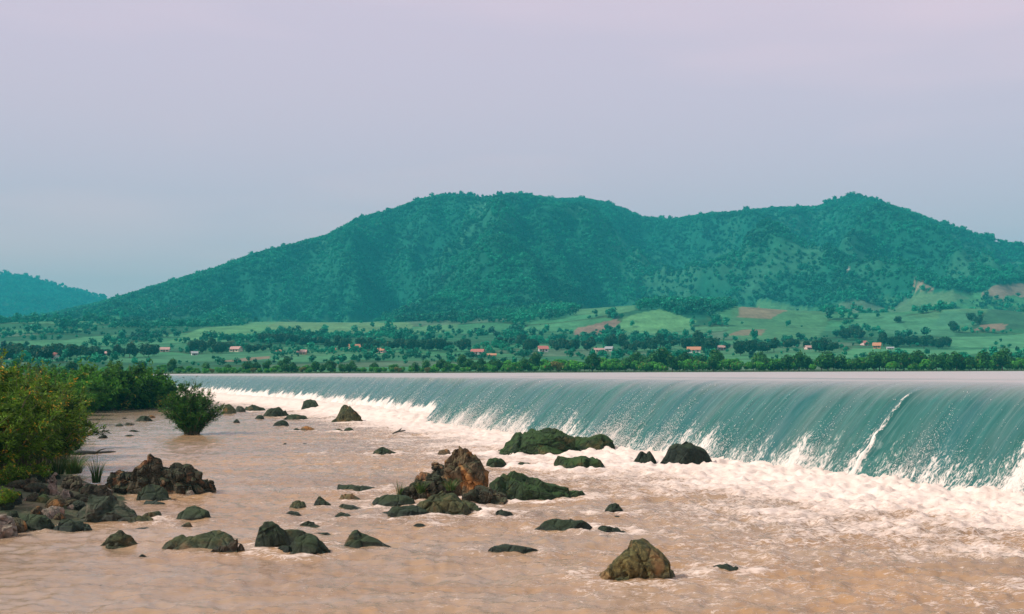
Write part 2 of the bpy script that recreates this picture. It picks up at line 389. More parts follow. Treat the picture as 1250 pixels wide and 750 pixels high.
def terr(X, Y):
    X = np.asarray(X, float); Y = np.asarray(Y, float)
    a = X / Y; er = np.interp(a, R_A, R_E); yr = Yr(a)
    ef = np.interp(Y, FE_Y, FE_E)
    t = np.clip((Y - 1500) / (yr - 1500), 0, 1)
    e = np.where(Y <= 1500, ef, FE_E[-1] + (er - FE_E[-1]) * (0.6 * t + 0.4 * t ** 1.7))
    z = CAM_H + Y * e
    w = np.clip(4 * t * (1 - t), 0, 1) * np.clip(er * FPX / 150, 0.10, 1.25)
    Xw = X + 90 * n2(X / 420, Y / 420, 2, 12); Yw = Y + 90 * n2(X / 420, Y / 420, 2, 13)
    r = n2(Xw / 430, Yw / 900, 4, 1, True)
    z = z + w * (r - 0.44) * 235 + w * (n2(Xw / 150, Yw / 330, 4, 2, True) - 0.35) * 46
    cap = er - (1 - t) * 0.06 * er - 0.0006          # spurs stay under the skyline
    zc = CAM_H + Y * cap; over = np.where(Y > 1500, z - zc, -99.0)
    z = np.where(over > -12, z - (over + 12) + 12 * (1 - np.exp(-np.maximum(over + 12, 0) / 12)), z)
    w = np.clip(w, 0, 1)
    z = z + sstep(520, 900, Y) * (1 - w) * (1 - t) * n2(X / 190, Y / 150, 2, 3) * 5
    for (px, ky, rx, ry, h) in KNOLL:
        kx = (px - 625) / FPX * ky
        z = z + h * np.exp(-((X - kx) / rx) ** 2 - ((Y - ky) / ry) ** 2)
    return np.where(Y > yr, z - (Y - yr) * 0.4, z)
def on_terrain(px, py):
    d = pdir(px, py); ys = np.arange(405, 2900, 3.0); t = ys / d[1]
    X = d[0] * t; Z = CAM_H + d[2] * t
    below = np.nonzero(terr(X, ys) > Z)[0]
    k = below[0] if len(below) else np.argmin(np.abs(terr(X, ys) - Z)[:400])
    return np.array([X[k], ys[k], float(terr(X[k:k + 1], ys[k:k + 1])[0])])

def in_poly(X, Y, poly):
    c = np.zeros(X.shape, bool); n = len(poly)
    for i in range(n):
        x1, y1 = poly[i]; x2, y2 = poly[(i + 1) % n]
        if y1 == y2: continue
        c ^= ((y1 > Y) != (y2 > Y)) & (X < (x2 - x1) * (Y - y1) / (y2 - y1) + x1)
    return c
def wpoly(pts): return [tuple(on_terrain(*p)[:2]) for p in pts]
FIELDS = [  # hand-placed fields: colour, outline on the slopes
    ((0.17, 0.27, 0.10), wpoly([(190, 418), (235, 405), (300, 397), (372, 393), (440, 392), (430, 399), (372, 404), (320, 404), (270, 415)])),
    ((0.20, 0.25, 0.10), wpoly([(325, 402), (335, 394), (420, 391), (505, 397), (500, 404), (400, 408)])),
    ((0.16, 0.25, 0.10), wpoly([(480, 408), (520, 398), (560, 396), (560, 400), (520, 408)])),
    ((0.13, 0.22, 0.09), wpoly([(700, 385), (740, 357), (765, 356), (795, 368), (775, 380), (740, 386)])),
    ((0.17, 0.27, 0.10), wpoly([(755, 405), (760, 388), (805, 378), (850, 392), (840, 402), (800, 407)])),
    ((0.24, 0.16, 0.12), wpoly([(700, 408), (703, 401), (752, 390), (757, 395), (740, 406), (712, 411)])),
    ((0.11, 0.20, 0.08), wpoly([(885, 410), (895, 375), (925, 366), (985, 376), (1010, 392), (1000, 412), (940, 418)])),
    ((0.24, 0.19, 0.12), wpoly([(900, 388), (925, 376), (962, 380), (940, 390)])),
    ((0.22, 0.18, 0.11), wpoly([(885, 410), (905, 403), (935, 402), (930, 410)])),
    ((0.11, 0.22, 0.10), wpoly([(1040, 400), (1050, 384), (1090, 384), (1170, 395), (1165, 410), (1100, 410)])),
    ((0.10, 0.20, 0.10), wpoly([(1140, 398), (1150, 380), (1195, 382), (1195, 398)])),
    ((0.06, 0.12, 0.06), wpoly([(1185, 402), (1205, 382), (1222, 378), (1250, 384), (1262, 400), (1220, 405)])),
    ((0.25, 0.18, 0.13), wpoly([(1186, 404), (1200, 396), (1230, 396), (1225, 404)])),
    ((0.13, 0.26, 0.11), wpoly([(1160, 424), (1160, 412), (1260, 406), (1260, 424)])),
    ((0.13, 0.27, 0.11), wpoly([(1020, 436), (1040, 426), (1250, 424), (1260, 430), (1150, 436)])),
    ((0.12, 0.24, 0.10), wpoly([(70, 420), (100, 412), (150, 408), (150, 414), (105, 424)])),
    ((0.10, 0.20, 0.09), wpoly([(60, 440), (150, 438), (260, 432), (330, 428), (330, 436), (200, 444)])),
    ((0.12, 0.24, 0.10), wpoly([(330, 438), (430, 432), (440, 436), (420, 442), (340, 442)])),
    ((0.26, 0.19, 0.13), wpoly([(262, 442), (300, 437), (330, 435), (330, 438), (290, 442)])),
    ((0.34, 0.24, 0.17), wpoly([(1110, 350), (1120, 346), (1142, 352), (1138, 357), (1118, 354)])),
    ((0.22, 0.17, 0.13), wpoly([(1195, 362), (1215, 348), (1250, 346), (1260, 360), (1225, 368)])),
    ((0.15, 0.20, 0.09), wpoly([(1070, 376), (1110, 366), (1170, 360), (1185, 366), (1150, 378), (1100, 382)])),
    ((0.55, 0.50, 0.44), wpoly([(1031, 335), (1034, 330), (1038, 327), (1038, 330), (1035, 335)])),
]
def site_of(X, Y, sx=115.0, sy=85.0):
    """which field of the patchwork a point lies in: (id, distance to its border)"""
    gx = np.floor(X / sx).astype(int); gy = np.floor(Y / sy).astype(int)
    best = np.full(X.shape, 1e9); sec = np.full(X.shape, 1e9); bid = np.zeros(X.shape, int)
    for dx in (-1, 0, 1):
        for dy in (-1, 0, 1):
            cx = gx + dx; cyy = gy + dy; h = _perm[(_perm[cx & 511] + cyy) & 511]; h2 = _perm[(h + 101) & 511]
            d = np.hypot((X - (cx + 0.15 + 0.7 * h / 512) * sx) / sx, (Y - (cyy + 0.15 + 0.7 * h2 / 512) * sy) / sy)
            nb = d < best; sec = np.where(nb, best, np.minimum(sec, d)); bid = np.where(nb, h, bid); best = np.where(nb, d, best)
    return bid, sec - best
PAL = np.array([(0.09, 0.18, 0.08), (0.07, 0.15, 0.065), (0.12, 0.21, 0.09), (0.06, 0.13, 0.055), (0.14, 0.20, 0.09), (0.10, 0.20, 0.085), (0.17, 0.16, 0.09), (0.05, 0.11, 0.05)])
def forest_w(X, Y, Z):
    a = X / Y; e = (Z - CAM_H) / Y * FPX; px = a * FPX + 625
    edge = np.interp(px, [-100, 100, 200, 320, 420, 560, 640, 700, 740, 800, 860, 900, 1000, 1060, 1150, 1250], [66, 70, 64, 66, 64, 62, 64, 72, 84, 72, 62, 78, 76, 86, 92, 96])
    return sstep(-4, 5, e - edge + 9 * n2(X / 90, Y / 110, 3, 5))
na, ny = 620, 420
aa = np.linspace(-0.72, 0.66, na)
yy = np.r_[np.linspace(385, 560, 60), np.geomspace(562, 3300, ny - 60)]
A, Yg = np.meshgrid(aa, yy); Xg = A * Yg
Zg = terr(Xg, Yg); Zg[-1] = -2
FW = forest_w(Xg, Yg, Zg)
bid, bd = site_of(Xg + 25 * n2(Xg / 200, Yg / 200, 2, 8), Yg)
alb = PAL[bid % len(PAL)] * np.array([0.50, 0.92, 0.95])
alb = np.where((bd < 0.07)[..., None], np.array([0.04, 0.085, 0.035]), alb)
inf = np.zeros(Xg.shape, bool)
clear = sstep(0.0, 0.35, n2(Xg / 210, Yg / 160, 3, 33))[..., None]
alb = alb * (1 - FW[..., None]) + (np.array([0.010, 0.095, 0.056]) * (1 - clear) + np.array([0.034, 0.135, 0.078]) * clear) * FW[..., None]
for fi, (c, poly) in enumerate(FIELDS):
    k = in_poly(Xg, Yg, poly) & ((Yg < 1560) | (fi > 3)); inf |= k; alb[k] = np.array(c) * ((0.56, 0.88, 0.95) if c[1] > c[0] else (0.80, 0.82, 0.82))
bankw = 1 - sstep(405, 460, Yg)
alb = alb * (1 - bankw[..., None]) + np.array([0.06, 0.09, 0.03]) * bankw[..., None]
FIELD_POLYS = [p for c, p in FIELDS]
me = mesh_np("hills", np.stack([Xg.ravel(), Yg.ravel(), Zg.ravel()], 1), grid_faces(ny, na), [M_TERR])
attr_c(me, "alb", alb.reshape(-1, 3))
tag(link("hills", me), kind="structure")

# the farther, bluer hill to the left
FAR = [(-900, 330), (-500, 300), (-200, 318), (-60, 330), (0, 336), (35, 341), (60, 348), (90, 355), (115, 362), (150, 374), (200, 396), (300, 430), (420, 452)]
fA = np.array([(x - 625) / FPX for x, y in FAR]); fE = np.array([(hor(x) - y) / FPX for x, y in FAR])
def terr2(X, Y):
    a = X / Y; e = np.interp(a, fA, fE); t = np.clip((Y - 3350) / (4450 - 3350), 0, 1)
    z = CAM_H + Y * e * (0.25 + 0.75 * t) + 4 * t * (1 - t) * (n2(X / 500, Y / 600, 4, 11, True) - 0.3) * 70
    return np.where(Y > 4450, z - (Y - 4450) * 0.4, z)
aa2 = np.linspace(-1.1, -0.12, 220); yy2 = np.linspace(3350, 5000, 130)
A2, Y2 = np.meshgrid(aa2, yy2); X2 = A2 * Y2; Z2 = terr2(X2, Y2)
me = mesh_np("far_hills", np.stack([X2.ravel(), Y2.ravel(), Z2.ravel()], 1), grid_faces(130, 220), [M_TERR])
attr_c(me, "alb", np.tile([0.03, 0.065, 0.03], (X2.size, 1)))
tag(link("far_hills", me), kind="structure")

# ------------------------------------------------------------------ leaf crowns
def ico(sub):
    bm = bmesh.new(); bmesh.ops.create_icosphere(bm, subdivisions=sub, radius=1.0)
    V = np.array([v.co[:] for v in bm.verts]); F = np.array([[v.index for v in f.verts] for f in bm.faces]); bm.free(); return V, F
ICO = {k: ico(k) for k in (1, 2, 3, 4, 5)}

def leaf_quads(P, Nrm, size, r, aspect=1.0):
    """one diamond-shaped leaf clump per point, facing roughly along Nrm"""
    n = len(P); up = r.normal(size=(n, 3)); t = np.cross(Nrm, up); t /= np.linalg.norm(t, axis=1)[:, None] + 1e-9
    b = np.cross(Nrm, t); s = (size * r.uniform(0.6, 1.4, n))[:, None]
    k = r.uniform(0.35, 0.75, n)[:, None] * aspect
    V = np.stack([P - t * s, P - b * s * k + Nrm * s * 0.15, P + t * s, P + b * s * k + Nrm * s * 0.15], 1).reshape(-1, 3)
    return V, np.arange(4 * n).reshape(n, 4)

def crown_mesh(name, w, h, n, size, lobes, mat, seed, base=0.12, trunk=True, squash=1.0):
    r = np.random.default_rng(seed)
    C = []; R = []
    for i in range(lobes):
        an = r.uniform(0, 2 * math.pi); q = r.uniform(0, 0.32) * w; zz = r.uniform(0.35, 0.8) * h
        rad = r.uniform(0.18, 0.34) * min(w, h * 1.1); C.append((q * math.cos(an), q * math.sin(an), zz)); R.append(rad)
    C = np.array(C); R = np.array(R)
    C[:, 2] = np.clip(C[:, 2], h * base + R * 0.8, h - R * 0.85)
    k = r.integers(0, lobes, n); d = r.normal(size=(n, 3)); d /= np.linalg.norm(d, axis=1)[:, None]
    rr = R[k] * r.uniform(0.35, 1.0, n) ** 0.4 * (1 + 0.25 * fbm(d * 2 + k[:, None] * 3.1, 2))
    P = C[k] + d * rr[:, None] * np.array([1, 1, squash])
    P[:, 2] = np.maximum(P[:, 2], h * base * r.uniform(0.3, 1.2, n))
    V, F = leaf_quads(P, d + r.normal(size=(n, 3)) * 0.28, size, r)
    mi = np.zeros(len(F), int)
    tint = np.clip(0.5 + 0.35 * r.normal(size=n) * 0.6 + 0.5 * fbm(P / (0.22 * w) + seed, 2), 0, 1); odd = r.uniform(0, 1, n)
    mats = [mat]
    if trunk:
        mb = MB(); th = h * 0.6
        mb.tube([(0, 0, -0.6), (0.02 * w, 0, th * 0.5), (0, 0.02 * w, th)], [0.035 * h, 0.026 * h, 0.012 * h], 4)
        for c in C[:4]: mb.tube([(0, 0, th * 0.45), tuple(c)], [0.015 * h, 0.006 * h], 4)
        TV = np.array(mb.v); TF = np.array([f for f in mb.f if len(f) == 4])
        F = np.r_[F, TF + len(V)]; V = np.r_[V, TV]; mi = np.r_[mi, np.ones(len(TF), int)]
        tint = np.r_[tint, np.zeros(len(TF))]; odd = np.r_[odd, np.zeros(len(TF))]; mats.append(M_BARK)
    me = mesh_np(name, V, F, mats, False, mi)
    attr_f(me, "tint", tint, 'FACE'); attr_f(me, "odd", odd, 'FACE')
    return me

# ------------------------------------------------------------------ mountain forest: one mass of trees
protos = []
for i, (w, h, n) in enumerate([(9, 8, 90), (7.5, 9, 80), (11, 8, 110)]):
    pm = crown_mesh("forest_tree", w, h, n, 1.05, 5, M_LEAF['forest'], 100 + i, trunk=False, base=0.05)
    protos.append(bpy.data.objects.new("forest_tree", pm))
def forest(name, P, S, seed):
    r = np.random.default_rng(seed)
    me = bpy.data.meshes.new(name); me.vertices.add(len(P)); me.vertices.foreach_set("co", np.ascontiguousarray(P, np.float32).ravel())
    attr_f(me, "sc", S)
    a = me.attributes.new("rot", 'FLOAT_VECTOR', 'POINT'); rot = np.zeros((len(P), 3), np.float32); rot[:, 2] = r.uniform(0, 6.28, len(P)); a.data.foreach_set("vector", rot.ravel())
    o = link(name, me)
    g = bpy.data.node_groups.new(name + "_nodes", 'GeometryNodeTree')
    g.interface.new_socket("Geometry", in_out='INPUT', socket_type='NodeSocketGeometry'); g.interface.new_socket("Geometry", in_out='OUTPUT', socket_type='NodeSocketGeometry')
    gi = g.nodes.new('NodeGroupInput'); go = g.nodes.new('NodeGroupOutput'); ip = g.nodes.new('GeometryNodeInstanceOnPoints'); jn = g.nodes.new('GeometryNodeJoinGeometry')
    for p in protos:
        oi = g.nodes.new('GeometryNodeObjectInfo'); oi.inputs['Object'].default_value = p; oi.inputs['As Instance'].default_value = True
        g.links.new(oi.outputs['Geometry'], jn.inputs[0])
    ip.inputs['Pick Instance'].default_value = True
    sc_ = g.nodes.new('GeometryNodeInputNamedAttribute'); sc_.data_type = 'FLOAT'; sc_.inputs['Name'].default_value = "sc"
    rt = g.nodes.new('GeometryNodeInputNamedAttribute'); rt.data_type = 'FLOAT_VECTOR'; rt.inputs['Name'].default_value = "rot"
    g.links.new(gi.outputs[0], ip.inputs['Points']); g.links.new(jn.outputs[0], ip.inputs['Instance'])
    g.links.new(sc_.outputs[0], ip.inputs['Scale']); g.links.new(rt.outputs[0], ip.inputs['Rotation']); g.links.new(ip.outputs[0], go.inputs[0])
    md = o.modifiers.new("trees", 'NODES'); md.node_group = g
    return o
def scatter(a0, a1, y0, y1, n, fn, r):
    a = r.uniform(a0, a1, n); Y = np.sqrt(r.uniform(y0 ** 2, y1 ** 2, n)); X = a * Y; return X, Y, fn(X, Y)
r = np.random.default_rng(21)
X, Y, Z = scatter(-0.6, 0.58, 1150, 2900, 165000, terr, r)
keep = (r.uniform(0, 1, len(X)) < forest_w(X, Y, Z)) & (Y < Yr(X / Y) + 60)
gap = n2(X / 150, Y / 190, 3, 31)
keep &= (gap < 0.26) | (r.uniform(0, 1, len(X)) < 0.3)
for fi, (c, p) in enumerate(FIELDS): keep &= ~(in_poly(X, Y, p) & ((Y < 1560) | (fi > 3)))
X, Y, Z = X[keep], Y[keep], Z[keep]
S = r.lognormal(0, 0.36, len(X)) * 0.72
S = np.minimum(np.where(r.uniform(0, 1, len(X)) < 0.025, S * 1.5, S), 1.25)
ra_ = r.uniform(-0.6, 0.58, 900); ra_ += 0.004 * np.sin(ra_ * 260); ry_ = Yr(ra_) - r.uniform(-6, 18, 900); rx_ = ra_ * ry_     # taller trees along the crest
X = np.r_[X, rx_]; Y = np.r_[Y, ry_]; Z = np.r_[Z, terr(rx_, ry_)]; S = np.r_[S, np.clip(r.lognormal(0.05, 0.38, 900), 0.5, 1.9)]
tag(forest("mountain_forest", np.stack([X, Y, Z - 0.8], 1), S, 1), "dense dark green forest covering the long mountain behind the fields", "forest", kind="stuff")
X, Y, Z = scatter(-0.62, -0.28, 3500, 4560, 11000, terr2, r)
tag(forest("far_forest", np.stack([X, Y, Z - 1], 1), r.lognormal(0, 0.3, len(X)) * 1.5, 2), "blue green forest on the distant hill at the far left", "forest", kind="stuff")
# scrub on the field borders and foothills, far too many to count
X, Y, Z = scatter(-0.6, 0.56, 520, 1700, 75000, terr, r)
b_, d_ = site_of(X + 25 * n2(X / 200, Y / 200, 2, 8), Y)
cl = n2(X / 120, Y / 90, 3, 41)
keep = ((d_ < 0.07) & (cl > -0.25)) | (cl > 0.27) | (r.uniform(0, 1, len(X)) < 0.02)
keep &= r.uniform(0, 1, len(X)) < np.where(Y > 900, 0.75, 0.5)
for c, p in FIELDS: keep &= ~in_poly(X, Y, p) | (r.uniform(0, 1, len(X)) < 0.02)
keep &= forest_w(X, Y, Z) < 0.6
X, Y, Z = X[keep], Y[keep], Z[keep]
tag(forest("hedge_scrub", np.stack([X, Y, Z - 0.3], 1), r.lognormal(0, 0.35, len(X)) * np.where(Y > 900, 0.55, 0.36), 3), "dark green scrub along the borders of the hillside fields", "scrub", kind="stuff")

# ------------------------------------------------------------------ upper pool
pr = np.array([(0.0, 4.13), (1.0, 4.128), (2.0, 4.12), (2.5, 4.085), (2.8, 4.05), (3.3, 4.042), (4.4, 4.03), (5.4, 3.99), (6.0, 3.93), (6.8, 3.74), (7.6, 3.30), (8.4, 2.62), (9.2, 1.82), (10.0, 0.98), (11.4, -0.5)])
# profile: distance downstream from a line 10.8 m upstream of the toe, height
pv = np.r_[0, np.cumsum(np.hypot(np.diff(pr[:, 0]), np.diff(pr[:, 1])))]
nv = 96; vv = np.linspace(0, pv[-1], nv)
def psm(col):
    q = np.interp(vv, pv, pr[:, col])
    for _ in range(3): q[1:-1] = 0.25 * q[:-2] + 0.5 * q[1:-1] + 0.25 * q[2:]
    return q
PN, PZ = psm(0), psm(1)
ss = [0.0]
while ss[-1] < TOE_S[-1]:
    y = np.interp(ss[-1], TOE_S, TOE_D[:, 1]); ss.append(ss[-1] + max(0.07, 0.0019 * abs(y)))
ss = np.array(ss[:-1]); ns = len(ss)
bx = np.interp(ss, TOE_S, TOE_D[:, 0]); by = np.interp(ss, TOE_S, TOE_D[:, 1]); ux = np.interp(ss, TOE_S, TOE_UP[:, 0]); uy = np.interp(ss, TOE_S, TOE_UP[:, 1])
Sg, Vg = np.meshgrid(ss, vv); Ng = np.broadcast_to(PN[:, None], Sg.shape); Zf = np.broadcast_to(PZ[:, None], Sg.shape).copy()
steep = sstep(5.0, 7.4, Ng)
off = 10.8 - Ng                                        # metres upstream of the toe
kink = sstep(S_KINK - 0.1, S_KINK + 0.2, Sg)           # left of the joint the sheet is set back
off = off + kink * 1.5 * steep
disp = steep * (0.10 * n2(Sg / 0.9, Vg / 5.0, 4, 51) + 0.05 * n2(Sg / 0.25, Vg / 1.3, 3, 52))
low = sstep(8.2, 10.2, Ng)
disp += low * 0.22 * np.maximum(n2(Sg / 0.5, Vg / 0.7, 4, 53), -0.2)
disp += 0.22 * np.exp(-((Sg - S_STREAK) / 0.22) ** 2) * sstep(6.3, 8, Ng)
off = off - disp * 0.7; Zf = Zf + disp * 0.7
Zf += (1 - steep) * (0.012 * n2(Sg / 3.0, Ng / 0.7, 3, 54) + sstep(0.5, 2, Ng) * 0.02 * n2(Sg / 9.0, Ng / 2, 2, 55))
VX = bx[None] + ux[None] * off; VY = by[None] + uy[None] * off
# how white the sheet is
burst = n2(Sg / 2.2 + 0.10 * Vg, Vg / 14, 4, 61)
burst2 = n2(Sg / 0.6 + 0.05 * Vg, Vg / 8, 3, 62)
hz = PZ[:, None]
wh = -0.05 + 0.62 * (1 - sstep(0.1, 2.6, hz + 0 * Sg - 1.5 * burst - 0.5 * burst2))
wh = wh + 0.34 * (1 - sstep(1.2, 3.4, hz + 0 * Sg)) * np.maximum(burst2 + 0.5 * burst, 0)
wh = wh - 0.45 * np.exp(-((Sg - S_STREAK) / 1.6) ** 2) * np.clip(wh, 0, 1)
streak_w = 0.08 + 0.13 * sstep(7.5, 10, Ng)
wh = wh + 0.95 * np.exp(-((Sg - S_STREAK) / streak_w) ** 2) * sstep(6.2, 7.8, Ng) * (0.7 + 0.6 * n2(Sg / 0.2, Vg / 0.6, 3, 63))
wh = wh + 0.45 * np.exp(-((Sg - S_STREAK - 0.55) / 0.12) ** 2) * sstep(7.2, 8.6, Ng)
wh = wh + kink * 0.75 * (1 - sstep(1.1, 1.9, hz - 0.5 * burst2 - 0.5 * burst))
wh = wh + 0.6 * np.exp(-((Sg - S_KINK - 1.2) / 0.9) ** 2) * sstep(7.8, 9.0, Ng)
wh = wh * steep
me = mesh_np("weir_waterfall", np.stack([VX.ravel(), VY.ravel(), Zf.ravel()], 1), grid_faces(nv, ns), [M_FALL])
attr_f(me, "white", wh.ravel())
lipv = np.clip(1 - sstep(3.6, 8.2, Ng) + 0.22 * n2(Sg / 1.5, Vg / 8, 3, 57) * sstep(4, 6, Ng), 0, 1)  # mask of the painted sky reflection, fading where the sheet steepens
lipv = np.where((Ng > 2.0) & (Ng < 3.2), lipv - 0.45 * np.clip(0.6 + 1.2 * n2(Sg / 14, Ng * 0, 2, 58), 0, 1), lipv)  # thin dark ripple line: weaker reflection put into the colour
attr_f(me, "lip", lipv.ravel())
uvl = me.uv_layers.new(name="flow"); li = np.empty(len(me.loops), np.int32); me.loops.foreach_get("vertex_index", li)
uvv = np.stack([Sg.ravel(), Vg.ravel()], 1)[li].astype(np.float32); uvl.data.foreach_set("uv", uvv.ravel())
tag(link("weir_waterfall", me), "long sheet of green water pouring over the low weir in white streaks", "waterfall", kind="structure")
# pool sheet behind the lip, out to the far bank
upx = bx + ux * 10.8; upy = by + uy * 10.8
k = np.arange(0, ns, 6); PX, PY = upx[k], upy[k]
rows = 26; tt = np.linspace(0, 1, rows) ** 1.6
ex = np.clip(PX + (450 - PY) * np.clip(PX / np.maximum(PY, 30), -0.6, 3.0) * 0.9, -330, 700)
QX = PX[None] + tt[:, None] * (ex - PX)[None]; QY = PY[None] + tt[:, None] * (np.maximum(450, PY) - PY)[None]
QZ = np.full(QX.shape, 4.13) + (tt[:, None] > 0) * 0.008 * n2(QX / 6, QY / 3, 2, 70)
me = mesh_np("pool_water", np.stack([QX.ravel(), QY.ravel(), QZ.ravel()], 1), grid_faces(rows, len(k)), [M_POOL])
tag(link("pool_water", me), kind="structure")

